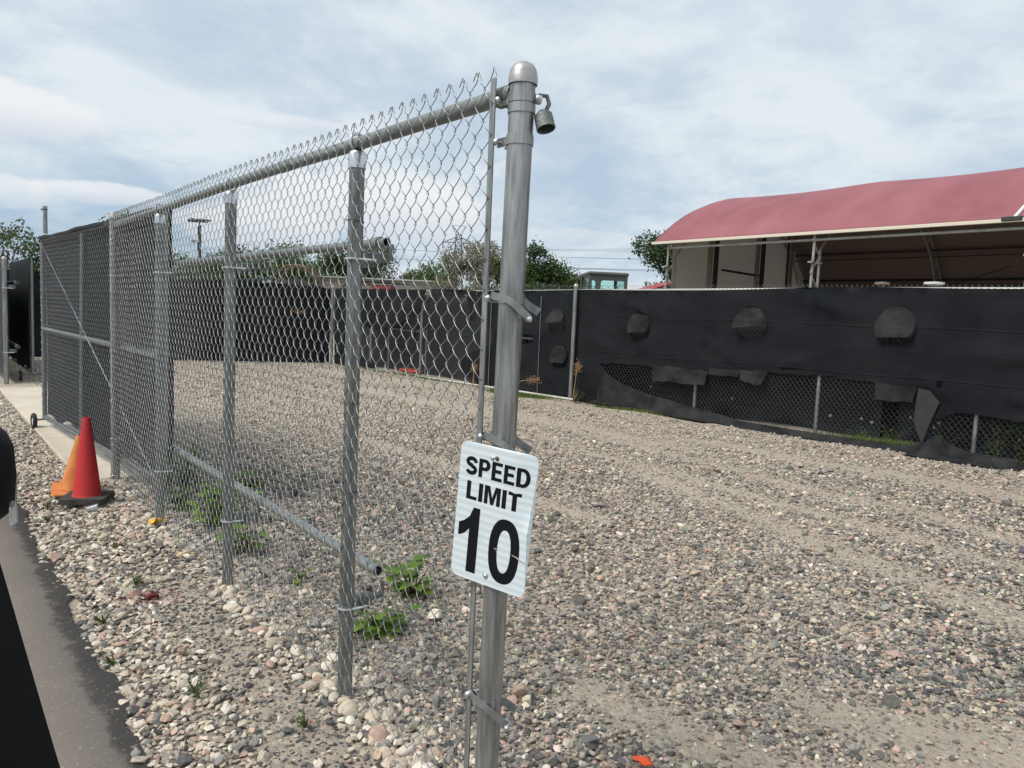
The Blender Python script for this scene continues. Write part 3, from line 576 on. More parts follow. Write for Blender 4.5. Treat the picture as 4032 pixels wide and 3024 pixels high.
# two horizontal roller pipes behind the line posts with their brackets
for z, nm in ((1.60, 'upper'), (.405, 'lower')):
    xe = .905
    mb = MB(); pipe(mb, (xe, -.16, z), (5.05, -.16, z), .0165 if nm == 'upper' else .0195, 18); pp = mb.obj('roller_pipe', M['galv_rail'], F)
    mb = MB(); mb.lathe([(.0165, -.004), (.0225, -.004), (.0225, .045), (.0205, .045), (.0165, .049)], 20, (xe+.05, -.16, z), qx); mb.obj('collar', M['galv_rail'], pp)
    for x in (.83, 2.075, 3.325, 4.60):
        mb = MB(); zb = z-.075
        mb.tube([(.0, .031, zb), (-.022, .026, zb), (-.032, .0, zb), (-.034, -.06, zb)], .0045, 8); mb.tube([(0, .031, zb), (.022, .026, zb), (.032, 0, zb), (.034, -.06, zb)], .0045, 8)
        ub = mb.obj('u_bolt', M['bolt'], pp); ub.location = (x, 0, 0)
        mb = MB(); mb.box((0, -.052, zb), (.085, .006, .05), bev=.002); mb.box((0, -.075, zb+.010), (.042, .045, .042), bev=.008); mb.box((0, -.115, zb+.012), (.03, .05, .012)); mb.box((0, -.142, zb+.035), (.022, .008, .055)); bk = mb.obj('bracket', M['cast'], pp, smooth=False); bk.location = (x+.01, 0, 0)

# ------------------------------------------------------------------ speed limit sign
def sign_mat():
    m = bpy.data.materials.new('reflective_sign_sheet'); m.use_nodes = True; t = m.node_tree; b = t.nodes['Principled BSDF']; ln = t.links; nn = t.nodes.new
    tcn = nn('ShaderNodeTexCoord'); w1 = nn('ShaderNodeTexWave'); w1.bands_direction = 'Z'; w1.inputs['Scale'].default_value = 17; w1.inputs['Distortion'].default_value = .6; w1.inputs['Detail Scale'].default_value = .4; ln.new(tcn.outputs['Object'], w1.inputs['Vector'])
    n = nn('ShaderNodeTexNoise'); n.inputs['Scale'].default_value = 12; n.inputs['Detail'].default_value = 8; ln.new(tcn.outputs['Object'], n.inputs['Vector'])
    a = nn('ShaderNodeMix'); a.data_type = 'RGBA'; ln.new(w1.outputs['Fac'], a.inputs[0]); a.inputs[6].default_value = (.55, .63, .68, 1); a.inputs[7].default_value = (.68, .74, .77, 1)
    mr = nn('ShaderNodeMapRange'); ln.new(n.outputs['Fac'], mr.inputs[0]); mr.inputs[1].default_value = .62; mr.inputs[2].default_value = .8; mr.inputs[4].default_value = .5
    c = nn('ShaderNodeMix'); c.data_type = 'RGBA'; ln.new(mr.outputs[0], c.inputs[0]); ln.new(a.outputs[2], c.inputs[6]); c.inputs[7].default_value = (.45, .44, .38, 1); ln.new(c.outputs[2], b.inputs['Base Color'])
    b.inputs['Roughness'].default_value = .38
    v = nn('ShaderNodeTexVoronoi'); v.inputs['Scale'].default_value = 260; ln.new(tcn.outputs['Object'], v.inputs['Vector']); bp = nn('ShaderNodeBump'); bp.inputs['Strength'].default_value = .12; bp.inputs['Distance'].default_value = .001; ln.new(v.outputs['Distance'], bp.inputs['Height']); ln.new(bp.outputs[0], b.inputs['Normal'])
    return m
M['sign'] = sign_mat()
SX = Vector((.8333, -.5494, -.0612)); SZ = Vector((.0505, -.0345, .9981)); SY = SZ.cross(SX); SW, SH = .228, .356
S = thing('speed_limit_sign', (0, 0, 0), 'white SPEED LIMIT 10 sign with black lettering bolted low on the leaning post', 'sign')
S.matrix_world = Matrix(((SX.x, SY.x, SZ.x, -.0350), (SX.y, SY.y, SZ.y, 1.8135), (SX.z, SY.z, SZ.z, .856), (0, 0, 0, 1)))
def bend(x, z):      # top right corner is bent back along an upright crease, a small kink lower on the right edge
    y = 0.; cx_ = SW*(.255)
    if x > cx_: y += (x-cx_)*.16*max(0, min(1, (z+.02)/.06)) + 0
    y += -.006*math.exp(-(((x-SW*.5)/.012)**2))*math.exp(-((z+.012)/.02)**2)
    return y
def rrect(w_, h_, r, n=7):
    P = []
    for cx_, cy_, a0 in ((w_/2-r, h_/2-r, 0), (-w_/2+r, h_/2-r, 90), (-w_/2+r, -h_/2+r, 180), (w_/2-r, -h_/2+r, 270)):
        for i in range(n+1): a = R_(a0+90*i/n); P.append((cx_+r*math.cos(a), cy_+r*math.sin(a)))
    return P
def pin(x, y, poly):
    c = False; n = len(poly); j = n-1
    for i in range(n):
        xi, yi = poly[i]; xj, yj = poly[j]
        if (yi > y) != (yj > y) and x < (xj-xi)*(y-yi)/(yj-yi+1e-12)+xi: c = not c
        j = i
    return c
def tri(outline, holes=(), step=None, jitter=0.):
    """triangulated flat region with holes; returns 2D points and triangles"""
    pts = []; edges = []
    for lp in [outline]+list(holes):
        o_ = len(pts); pts += [Vector(p) for p in lp]; edges += [(o_+i, o_+(i+1) % len(lp)) for i in range(len(lp))]
    if step:
        xs = [p[0] for p in outline]; ys = [p[1] for p in outline]; x = min(xs)+step/2; r_ = random.Random(5)
        while x < max(xs):
            y = min(ys)+step/2
            while y < max(ys):
                qx_, qy_ = x+r_.uniform(-jitter, jitter)*step, y+r_.uniform(-jitter, jitter)*step
                if pin(qx_, qy_, outline) and not any(pin(qx_, qy_, h_) for h_ in holes): pts.append(Vector((qx_, qy_)))
                y += step
            x += step
    r = delaunay_2d_cdt(pts, edges, [], 0, 1e-6); P = [(p.x, p.y) for p in r[0]]; Ft = []
    for f in r[2]:
        cx_ = sum(P[i][0] for i in f)/len(f); cy_ = sum(P[i][1] for i in f)/len(f)
        if pin(cx_, cy_, outline) and not any(pin(cx_, cy_, h_) for h_ in holes): Ft.append(tuple(f))
    return P, Ft
def plate(name, outline, holes, m, parent, y0, thick, step=None, bendf=bend, smooth=True):
    P, Ft = tri(outline, holes, step); n = len(P); V = [(x, y0+bendf(x, z), z) for x, z in P]+[(x, y0+thick+bendf(x, z), z) for x, z in P]
    Fs = []
    from collections import Counter
    ec = Counter()
    for f in Ft:
        a2 = sum(P[f[i]][0]*P[f[(i+1) % 3]][1]-P[f[(i+1) % 3]][0]*P[f[i]][1] for i in range(3)); f = f if a2 > 0 else f[::-1]
        Fs.append(f); Fs.append(tuple(i+n for i in f[::-1]))
        for i in range(3): ec[(f[i], f[(i+1) % 3])] += 1
    for (a, b) in list(ec):
        if (b, a) not in ec: Fs.append((b, a, a+n, b+n))
    return mkobj(name, V, Fs, m, parent, smooth, 30)
out_ = rrect(SW, SH, .021)
plate('sign_plate', out_, [], M['sign'], S, 0, .0022, .012)
def circ(cx_, cy_, rx, ry=None, n=36, p=2.): 
    ry = ry or rx; r = []
    for i in range(n):
        a = 2*math.pi*i/n; c, s = math.cos(a), math.sin(a); r.append((cx_+rx*math.copysign(abs(c)**(2/p), c), cy_+ry*math.copysign(abs(s)**(2/p), s)))
    return r
def stroke(path, w_):
    Lp, Rp = [], []
    for i, p in enumerate(path):
        a = path[max(i-1, 0)]; b = path[min(i+1, len(path)-1)]; dx, dy = b[0]-a[0], b[1]-a[1]; l = math.hypot(dx, dy); nx, ny = -dy/l*w_/2, dx/l*w_/2
        Lp.append((p[0]+nx, p[1]+ny)); Rp.append((p[0]-nx, p[1]-ny))
    return Lp+Rp[::-1]
def arc(cx_, cy_, rx, ry, a0, a1, n=14): return [(cx_+rx*math.cos(R_(a0+(a1-a0)*i/n)), cy_+ry*math.sin(R_(a0+(a1-a0)*i/n))) for i in range(n+1)]
b_ = .23                                           # stem width in units of letter height
GL = {
 'S': (.72, stroke([(.72-.09, .70), *arc(.36, .715, .255, .18, 12, 270, 22)[1:], *arc(.36, .285, .255, .18, 90, -168, 22)[1:]], .21), []),
 'P': (.70, [(0, 0), (0, 1), (.40, 1), *arc(.40, .69, .30, .31, 90, -90, 14)[1:], (b_, .38), (b_, 0)], [[(b_, .82), (b_, .56), *arc(.36, .69, .11, .13, -90, 90, 8)]]),
 'E': (.64, [(0, 0), (0, 1), (.63, 1), (.63, .82), (b_, .82), (b_, .60), (.58, .60), (.58, .42), (b_, .42), (b_, .18), (.64, .18), (.64, 0)], []),
 'D': (.74, [(0, 0), (0, 1), (.36, 1), *arc(.36, .5, .38, .5, 90, -90, 18)[1:]], [[(b_, .82), (b_, .18), *arc(.34, .5, .18, .32, -90, 90, 12)]]),
 'L': (.60, [(0, 0), (0, 1), (b_, 1), (b_, .18), (.60, .18), (.60, 0)], []),
 'I': (.23, [(0, 0), (0, 1), (b_, 1), (b_, 0)], []),
 'M': (.90, [(0, 0), (0, 1), (.29, 1), (.45, .36), (.61, 1), (.90, 1), (.90, 0), (.70, 0), (.70, .74), (.53, 0), (.37, 0), (.20, .74), (.20, 0)], []),
 'T': (.68, [(.225, 0), (.225, .82), (0, .82), (0, 1), (.68, 1), (.68, .82), (.455, .82), (.455, 0)], []),
}
def word(txt, x0, x1, y0, y1, name):
    hh = (y1-y0)*SH; wu = sum(GL[c][0] for c in txt); gap = ((x1-x0)*SW/1 - 0); gaps = len(txt)-1; sp_ = .10; sxx = (x1-x0)*SW/(wu+gaps*sp_)
    x = (x0-.5)*SW
    for c in txt:
        g_ = GL[c]; f = lambda p: (x+p[0]*sxx, (y0-.5)*SH+p[1]*hh)
        plate(name, [f(p) for p in g_[1]], [[f(p) for p in h_] for h_ in g_[2]], M['ink'], S, -.0006, .0005, .012, smooth=False); x += (g_[0]+sp_)*sxx
word('SPEED', .085, .925, .765, .898, 'letter'); word('LIMIT', .125, .845, .588, .72, 'letter')
fs = lambda x, y: ((x-.5)*SW, (y-.5)*SH)
plate('numeral', [fs(*p) for p in [(.205, .056), (.205, .375), (.15, .335), (.10, .315), (.058, .308), (.058, .402), (.13, .425), (.20, .465), (.245, .535), (.335, .535), (.335, .056)]], [], M['ink'], S, -.0006, .0005, .012, smooth=False)
plate('numeral', circ(*fs(.69, .283), .200*SW, .232*SH, 48, 2.35), [circ(*fs(.69, .283), .088*SW, .155*SH, 40, 2.3)], M['ink'], S, -.0006, .0005, .012, smooth=False)
for px_, pz_, r_, mm in ((.434, .921, .0042, 'bolt'), (.495, .925, .0042, 'rust'), (.483, .07, .0055, 'bolt')):
    x, z = fs(px_, pz_); mb = MB(); mb.lathe([(0, .004), (r_*.6, .004), (r_, .0015), (r_*1.4, .0008), (r_*1.4, 0)], 14, (x, -.0005, z), Vector((0, -1, 0)).to_track_quat('Z', 'Y').to_matrix()); mb.obj('screw', M[mm], S)
M['scratch'] = mat('scratch_bare_metal', (.5, .48, .44), .5, .3)
for pl in ([(.80, .283), (.86, .279), (.93, .262), (.985, .254), (.985, .248), (.92, .254), (.85, .272), (.80, .277)], [(.56, .290), (.61, .292), (.615, .286), (.57, .284)], [(.59, .272), (.605, .274), (.61, .262), (.60, .262)]):
    plate('scratch', [fs(*p) for p in pl], [], M['scratch'], S, -.0010, .0003, smooth=False)

# ------------------------------------------------------------------ gates
def make_gate(nm, T, A, label, far=False):
    T = Vector(T); A = Vector(A); d = (A-T).xy.length; rz = math.atan2(A.y-T.y, A.x-T.x)
    g = thing(nm, T, label, 'gate', rz)
    r = .021
    fr = lambda x0, x1, z0, z1, name='rail': (lambda mb: (mb.tube([(x0, 0, z0), (x1, 0, z1)], r, 14), mb.obj(name, M['galv_rail'], g))[1])(MB())
    zb0, zb1 = (.19, .115) if not far else (.13, .13); zt = 1.915
    fr(0, d, zt, zt+.012); fr(0, d, 1.0, 1.025) if not far else None; fr(0, d, zb0, zb1)
    fr(0, 0, zb0-.02, zt+.02, 'upright'); fr(d, d, zb1-.02, zt+.04, 'upright')
    if not far: fr(d*.585, d*.56, zb0-.03, zt, 'upright'); fr(.07, .07, zb0, zt, 'upright')
    wires('chain_mesh', d-.05, (lambda x: .10 if not far else .14), zt+.012, M['wire_gate'] if not far else M['wire_far'], g, sides=4 if not far else 3, q=4 if not far else 2, off=(.02, .026, 0), r=.0013, wob=.003, amp=.0065)
    # dark screen behind, folded over the top rail
    V, Fq = [], []; n = 70; prof = [(-.028, .16), (-.030, .6), (-.028, 1.2), (-.026, 1.85), (-.026, 1.925), (-.004, 1.952), (.030, 1.945), (.042, 1.915)]
    for i in range(n+1):
        x = -.03 + (d+.06)*i/n
        for j, (y, z) in enumerate(prof):
            k = math.sin(x*3.7)*.004+math.sin(x*9+j)*.002; zz = z + (k*.9 if j > 4 else 0) + (.03*math.sin(x*3.1)+.02*math.sin(x*9) if j == 0 else 0); V.append((x, y-.003+k*(.6 if j < 4 else 1)-.012*math.sin(j*1.1)*(j < 4), zz))
    m_ = len(prof)
    for i in range(n):
        for j in range(m_-1): a = i*m_+j; Fq.append((a, a+1, a+m_+1, a+m_))
    mkobj('screen_fabric', V, Fq, M['fabric'], g, True, 80)
    if not far:
        mb = MB(); mb.tube([(d-.05, .012, 1.86), (0.02, .03, .16)], .0045, 6); mb.obj('truss_rod', M['bolt'], g)
        for zz in (.35, .62, .98, 1.3, 1.62): mb = MB(); ring_band(mb, (d, 0, zz), .021, .02); mb.box((d-.03, .012, zz), (.03, .003, .018)); mb.obj('band', M['galv'], g)
    # wheels on a stub axle at the leading end
    for s_, dist in (((1, .105),) if not far else ((1, .16), (-1, .16))):
        mb = MB(); mb.tube([(d-.05, 0, .10), (d-.05, s_*dist, .095)], .009, 8); ax = mb.obj('axle', M['cast'], g)
        mb = MB(); R90 = Matrix.Rotation(R_(90), 3, 'X'); mb.lathe([(.045, -.016), (.068, -.020), (.080, -.012), (.083, 0), (.080, .012), (.068, .020), (.045, .016), (.045, -.016)], 26, (0, 0, 0), R90); wh = mb.obj('wheel', M['rubber'], g); wh.location = (d-.05, s_*dist, .085)
        mb = MB(); mb.lathe([(0, -.014), (.014, -.016), (.018, -.008), (.046, -.010), (.046, .010), (.018, .008), (.014, .016), (0, .014)], 20, (0, 0, 0), R90); mb.obj('hub', M['white'], wh)
    return g
make_gate('sliding_gate', (-2.21, 4.70, 0), (-4.80, 7.56, 0), 'sliding chain link gate with black screen and wheel on its leading edge')
g2A = Vector((-7.62, 11.72, 0)); make_gate('sliding_gate', g2A+UA*3.0, g2A, 'far sliding gate end with dark screen seen at the left edge beyond the pad', far=True)
# fence beyond the opening
F2 = thing('chain_link_fence', (-7.765, 11.31, 0), 'dark screened chain link fence beyond the gate opening at the far left', 'fence', RZ_F)
mb = MB(); mb.lathe([(.032, -.06), (.032, 1.87)], 22); p2 = mb.obj('gate_post', M['galv'], F2)
mb = MB(); mb.lathe([(.034, -.02), (.036, 0), (.03, .02), (.02, .034), (0, .042)], 20, (0, 0, 1.885)); mb.obj('dome_cap', M['cap'], p2)
for z in (1.45, .47):
    mb = MB(); mb.tube([(.0, .035, z), (-.03, .03, z), (-.036, 0, z), (-.04, -.1, z)], .006, 6); mb.tube([(0, .035, z), (.03, .03, z), (.036, 0, z), (.04, -.1, z)], .006, 6); mb.obj('u_bolt', M['bolt'], p2)
    mb = MB(); pipe(mb, (-.10, -.15, z+.09), (3., -.15, z+.09), .028, 14); mb.obj('roller_pipe', M['galv_rail'], F2)
    mb = MB(); mb.box((0, -.09, z+.02), (.06, .1, .06), bev=.01); mb.obj('bracket', M['cast'], F2, smooth=False)
for zz in (1.75, .95, .7): mb = MB(); ring_band(mb, (0, 0, zz), .032, .025); mb.obj('brace_band', M['galv'], p2)
wires('chain_mesh', 5., .05, 1.92, M['wire_far'], F2, sides=3, q=2, off=(.04, .03, 0))
mb = MB(); mb.tube([(0, 0, 1.84), (5, 0, 1.84)], .021, 12); mb.obj('top_rail', M['galv_rail'], F2)
mb = MB(); mb.box((2.55, -.04, .95), (4.95, .004, 1.75)); mb.obj('screen_fabric', M['fabric'], F2)

# ------------------------------------------------------------------ back fences
A0 = Vector((-4.4, 18.1, 0)); E1 = Vector((.691, -.723, 0)).normalized(); RZ1 = math.atan2(E1.y, E1.x); LB = 18.9
# local +y of this frame points away from camera, so the screen hangs on -y
B = thing('chain_link_fence', A0, 'long back fence under torn black windscreen, right of the corner post', 'fence', RZ1)
def cloth(name, outline, holes, parent, m, y0=-.045, step=.14, amp=.012, sc_=1.2, lean=None, thick=False):
    P, Ft = tri(outline, holes, step, .3); V = []
    for x, z in P:
        y = y0 + amp*noise.noise(Vector((x*sc_, z*sc_*2, 3.))) + amp*.5*noise.noise(Vector((x*sc_*3.1, z*sc_*1.3, 7.)))
        if lean: y += lean(x, z)
        if y0 < -.01: y = min(y, -.036)
        V.append((x, y, z))
    Fs = []
    for f in Ft:
        a2 = sum(P[f[i]][0]*P[f[(i+1) % len(f)]][1]-P[f[(i+1) % len(f)]][0]*P[f[i]][1] for i in range(len(f))); Fs.append(f if a2 > 0 else f[::-1])
    return mkobj(name, V, Fs, m, parent, True, 80)
def rag(pts, amp=.012, step=.06, skip=()):
    o_ = []
    for i in range(len(pts)):
        a = pts[i]; b = pts[(i+1) % len(pts)]
        if i == len(pts)-1:
            o_.append(a); break
        l = math.hypot(b[0]-a[0], b[1]-a[1]); n = max(1, int(l/step)) if (i not in skip and l > step*1.5) else 1
        for k in range(n):
            t = k/n; q = (a[0]+(b[0]-a[0])*t, a[1]+(b[1]-a[1])*t)
            o_.append(q if k == 0 else (q[0]+random.uniform(-amp, amp)*.4, q[1]+random.uniform(-amp, amp)))
    return o_
flaps = [(7.46, 1.33, .19, 1.0, .16), (9.20, 1.315, .20, 1.0, .08), (11.05, 1.41, .225, 1.0, .20), (12.90, 1.445, .225, 1.0, .10)]
holes = [circ(x, z, r, r*1.0, 22) for x, z, r, _, _ in flaps]+[circ(7.56, .72, .20, .20, 18)]
holes += [[(11.50, .835), (11.62, .85), (11.79, .845), (11.70, .815), (11.55, .812)], [(13.39, .83), (13.45, .835), (13.44, .77), (13.39, .765)], [(10.13, 1.42), (10.20, 1.43), (10.19, 1.415)]]
tear = [(14.6, .47), (13.62, .50), (13.42, .40), (13.34, .72), (13.19, .75), (13.17, .573), (12.75, .548), (12.71, .756), (12.1, .775), (11.6, .765), (11.34, .775), (11.29, .598), (10.97, .640), (10.955, .70), (10.94, .645), (10.47, .655), (10.454, .501), (10.0, .50), (9.56, .48), (9.51, .69), (9.2, .700), (8.44, .66)]
topR = [(5.35, 1.80)] + [(x, 1.83+.012*math.sin(x*1.7)+.06*max(0, min(1, (x-9)/4))) for x in np.arange(6, 18.8, .5)] + [(LB, 1.90)]
low = [(8.62, .50), (8.9, .37), (9.0, .0), (8.5, -.02), (7.9, -.0), (5.3, 0.0), (5.1, .12), (4.9, .45), (5.5, .72), (6.0, .86), (6.9, .90), (6.95, 1.04), (5.95, 1.08), (5.5, 1.2)]
outl = topR + [(LB, .50)] + rag(tear, .013, .07) + low
def droop(x, z):
    d = 0.
    for (cx_, cz_, dx_, dz_, w_, h_) in FOLDS:
        l = math.hypot(dx_, dz_); t = ((x-cx_)*dx_+(z-cz_)*dz_)/(l*l)
        if -.1 < t < 1.1:
            q = ((x-cx_)*dz_-(z-cz_)*dx_)/l; d += h_*math.exp(-(q/w_)**2)*math.sin(math.pi*max(0, min(1, t)))
    return -d - .008 + .006*math.sin(x*2.1+z*3)
FOLDS = [(8.6, 1.75, 1.1, -.35, .05, .05), (10.2, 1.2, .9, -.4, .04, .045), (9.6, 1.05, -.8, -.25, .05, .04), (11.6, 1.8, 1.0, -.3, .05, .05), (12.2, 1.1, -.7, -.25, .04, .05), (13.6, 1.2, 1.2, -.15, .05, .05), (12.9, .95, .7, -.3, .04, .04), (14.2, .9, .8, .3, .04, .05), (8.2, 1.1, .7, -.3, .05, .04), (11.0, .95, 1.4, -.05, .03, .04), (13.8, .68, .9, .04, .03, .05), (6.4, 1.5, .5, -.5, .04, .04), (9.0, .9, 1.6, -.05, .03, .03), (6.2, .4, .7, .25, .06, .05), (7.3, .45, .3, -.35, .05, .05)]
cloth('windscreen', outl, holes, B, M['fabric'], step=.085, amp=.03, sc_=1.5, lean=droop)
for P_, le in (([(9.50, .72), (10.46, .70), (10.45, .505), (10.2, .49), (9.9, .50), (9.56, .485)], .30), ([(10.95, .76), (11.36, .78), (11.31, .60), (11.2, .58), (10.98, .635)], .42), ([(12.72, .76), (13.19, .74), (13.17, .57), (12.75, .55)], .18), ([(10.47, .74), (10.95, .76), (10.93, .66), (10.48, .66)], .25)):
    cloth('torn_flap', rag(P_, .010, .05)+[], [], B, M['fabric_dusty'], y0=-.062, step=.06, amp=.05, sc_=3.2, lean=lambda x, z, le=le: -max(0, .80-z)*le)
cloth('windscreen', rag([(.12, 1.84), (1.8, 1.83), (3.75, 1.83), (3.60, 1.55), (3.38, .80), (3.2, 1.22), (2.8, 1.05), (2.0, .92), (1.35, 1.0), (.98, .88), (1.0, .5), (1.5, .25), (2.2, .03), (.12, .02)], .01, .12), [], B, M['fabric'], step=.13, amp=.05, sc_=1.6, lean=lambda x, z: -.10*math.exp(-((x-2.9)/.6)**2)*max(0, min(1, (1.8-z)))-.12*max(0, .4-z)*max(0, min(1, x-.6)))
cloth('windscreen', [(3.82, 1.84), (5.05, 1.82), (4.98, 1.72), (4.7, 1.60), (4.45, 1.52), (4.2, 1.55), (4.0, 1.68)], [], B, M['fabric_dusty'], y0=-.05, step=.12, amp=.05)
cloth('windscreen', [(5.0, 1.82), (5.34, 1.81), (5.32, 1.3), (5.2, 1.22), (5.16, 1.4)], [], B, M['fabric'], y0=-.05, step=.12, amp=.03)
for (x, z, r, _, bul) in flaps+[(7.56, .72, .19, 1, .05)]:      # the cut vents hang out like little awnings
    cut = -.25 if bul > .15 else -.62
    P = [(px_, pz_) for px_, pz_ in circ(0, 0, r*.985, r*.985, 26)]; P = [(a, max(b, cut*r+.25*r*a/r*(.6 if bul > .1 else .2))) for a, b in P]
    cl_ = cloth('vent_flap', [(x+a, z+b) for a, b in P], [], B, M['fabric_dusty'], y0=-.052, step=.05, amp=.012, sc_=9, lean=lambda X, Z, x=x, z=z, r=r, bul=bul: -(max(0, (z+r-Z)/(2*r))**1.4)*(.06+bul*.95))
# the strip that has slumped to the ground
V, Fq = [], []; xs_ = np.arange(8.44, 18.9, .10); K = 7
lipx = [8.44, 8.62, 8.9, 9.2, 9.44, 10.3, 11.0, 11.7, 12.4, 13.2, 13.5, 13.8, 14.3, 14.6, 18.9]; lipz = [.66, .50, .38, .31, .26, .15, .08, .07, .06, .07, .2, .10, .07, .06, .06]
grx = [8.44, 9, 9.44, 10.3, 11.0, 12, 13.2, 13.5, 14, 14.6, 18.9]; gro = [.05, .10, .15, .22, .32, .33, .33, .42, .36, .40, .4]
for x in xs_:
    lz = np.interp(x, lipx, lipz); go_ = np.interp(x, grx, gro)
    inner = min(.16, go_*.5) if x > 10.6 else .0
    for k in range(K):
        t = k/(K-1); y = -.05 - inner*min(1, max(0, (x-10.6))/.5) - (go_-inner-.03)*t + .012*noise.noise(Vector((x*3, k*.7, 0))); z = max(.006, lz*(1-t)**1.2 + .05*math.sin(t*math.pi)*(.5+.5*noise.noise(Vector((x*2.1, k*.9, 4)))) + .004); V.append((x, y, z))
for i in range(len(xs_)-1):
    for k in range(K-1): a = i*K+k; Fq.append((a, a+K, a+K+1, a+1))
mkobj('slumped_screen', V, Fq, M['fabric_dusty'], B, True, 80)
cloth('folded_screen', [(13.33, .72), (13.21, .74), (13.19, .35), (13.3, .10), (13.36, .35), (13.44, .60)], [], B, mat('grey_screen_back', (.03, .032, .033), .85), y0=-.075, step=.08, amp=.03, sc_=3)
# crumpled peak on the ground
V = []; n = 12
for i in range(n):
    for j in range(n):
        x = 13.25+.95*i/(n-1); y = -.12-.42*j/(n-1); pk = .24*math.exp(-((x-13.5)/.14)**2-((y+.27)/.13)**2)+.12*math.exp(-((x-13.95)/.1)**2-((y+.33)/.12)**2)
        V.append((x, y, .012+pk*(1+.4*noise.noise(Vector((x*7, y*7, 1))))+.02*abs(noise.noise(Vector((x*9, y*9, 2)))))) 
mkobj('crumpled_screen', V, [(i*n+j, (i+1)*n+j, (i+1)*n+j+1, i*n+j+1) for i in range(n-1) for j in range(n-1)], M['fabric_dusty'], B, True, 80)
def zlow(x):
    if .9 < x < 5.8: return .05
    if 6.9 < x < 8.1: return .4
    if 8.4 < x < 14.6: return .04
    return 1.55 if x < 14.6 else (.3 if x < 18 else 1.5)
wires('chain_mesh', LB, zlow, 1.915, M['wire_far'], B, sides=3, q=2, off=(0, -.022, 0), r=.0017)
mb = MB(); mb.tube([(0, 0, 1.80), (6, 0, 1.80), (8, 0, 1.83), (13, 0, 1.875), (LB, 0, 1.88)], .021, 10); mb.obj('top_rail', M['beam'], B)
mb = MB(); pipe(mb, (1.6, -.10, .022), (8.0, -.12, .022), .018, 10); mb.obj('bottom_pipe', M['pvc'], B); mb = MB(); pipe(mb, (10.8, -.16, .022), (12.7, -.15, .022), .02, 10); mb.obj('bottom_pipe', M['pvc'], B)
for x in (1.65, 3.555, 10.22, 12.02, 13.80, 15.6, 17.4):
    mb = MB(); mb.tube([(x, 0, -.05), (x, 0, 1.82)], .026 if x < 9 else .024, 12); mb.obj('line_post', M['galv'], B)
for x, y, hh, r in ((7.9, -.10, 1.90, .036), (.02, -.06, 1.87, .036)):
    mb = MB(); mb.lathe([(r, -.05), (r, hh)], 20, (x, y, 0)); pq = mb.obj('terminal_post', M['galv'], B)
    mb = MB(); mb.lathe([(r+.002, -.02), (r+.004, 0), (r*.85, .022), (r*.5, .035), (0, .04)], 20, (x, y, hh)); mb.obj('dome_cap', M['cap'], pq)
for x, z0, z1 in ((7.09, .0, 1.72), (5.80, .05, 1.7), (8.6+.0, .0, .0)):
    if z1: mb = MB(); mb.tube([(x, -.075, z0), (x, -.075, z1)], .006, 6); mb.obj('thin_rod', M['bolt'], B)
mb = MB(); mb.tube([(6.02, .05, .98), (7.0, .05, .96)], .018, 8); mb.tube([(6.05, .05, .9), (6.05, .05, 1.22)], .018, 8); mb.obj('pipe_stub', M['galv'], B)
# left part of the back fence
A2 = Vector((-12.0, 15.5, 0)); E2 = (A0-A2).normalized(); RZ2 = math.atan2(E2.y, E2.x); L2 = (A0-A2).length
B2 = thing('chain_link_fence', A2, 'back fence left of the corner post, fully covered by black windscreen', 'fence', RZ2)
h2 = [[(5.30, 1.42), (5.42, 1.43), (5.45, 1.38), (5.32, 1.37)], [(7.04, 1.36), (7.3, 1.30), (7.42, 1.20), (7.2, 1.18), (7.05, 1.25)], [(2.1, .03), (2.6, .10), (3.2, .03)]]
cloth('windscreen', [(0, 1.86), (3.9, 1.88), (6.7, 1.885), (7.7, 1.86), (L2-.1, 1.82), (L2-.1, .03), (6, .02), (3, .03), (0, .02)], h2[:2], B2, M['fabric'], step=.16, amp=.035, sc_=1.3)
wires('chain_mesh', L2, 1.7, 1.95, M['wire_far'], B2, sides=3, q=2, off=(0, -.02, 0), r=.002)
mb = MB(); mb.tube([(0, 0, 1.85), (L2, 0, 1.84)], .021, 10); mb.obj('top_rail', M['galv'], B2)
for x in (1.2, 3.4, 5.6): mb = MB(); mb.tube([(x, 0, -.05), (x, 0, 1.86)], .026, 10); mb.obj('line_post', M['galv'], B2)
# black tarps stacked behind the torn part, with white grommets
Tp = thing('tarp_wall', A0 + E1*.2 + Vector((-E1.y, E1.x, 0))*.55, 'wall of black tarps with white grommets seen through the torn windscreen', 'tarp', RZ1)
tb = [(0, 5.9), (5.95, 8.0), (8.05, 12.42), (12.62, 18.4)]
for a, b in tb:
    cloth('tarp', [(a, 1.74), (b, 1.72), (b, -.03), (a, -.03)], [], Tp, M['tarp'], y0=0, step=.16, amp=.06, sc_=.9)
    mb = MB()
for xx in (5.92, 8.02, 12.52):
    mb = MB(); mb.box((xx, .05, .86), (.22 if xx > 12 else .08, .08, 1.76)); mb.obj('dark_gap_fill', M['carblack'], Tp, smooth=False)  # black boxes added so the gaps between tarps look dark
for gx in (8.9, 10.35, 11.8, 12.2, 12.33, 12.78, 13.05, 13.1, 1.9, 2.1, 2.6, 3.1):
    mb = MB(); gz = (.22 if gx > 4 else .98)+random.uniform(-.03, .12); mb.lathe([(.008, -.004), (.015, -.004), (.016, 0), (.008, .002)], 12, (gx, -.08, gz), Matrix.Rotation(R_(90), 3, 'X')); mb.obj('grommet', M['white'], Tp)
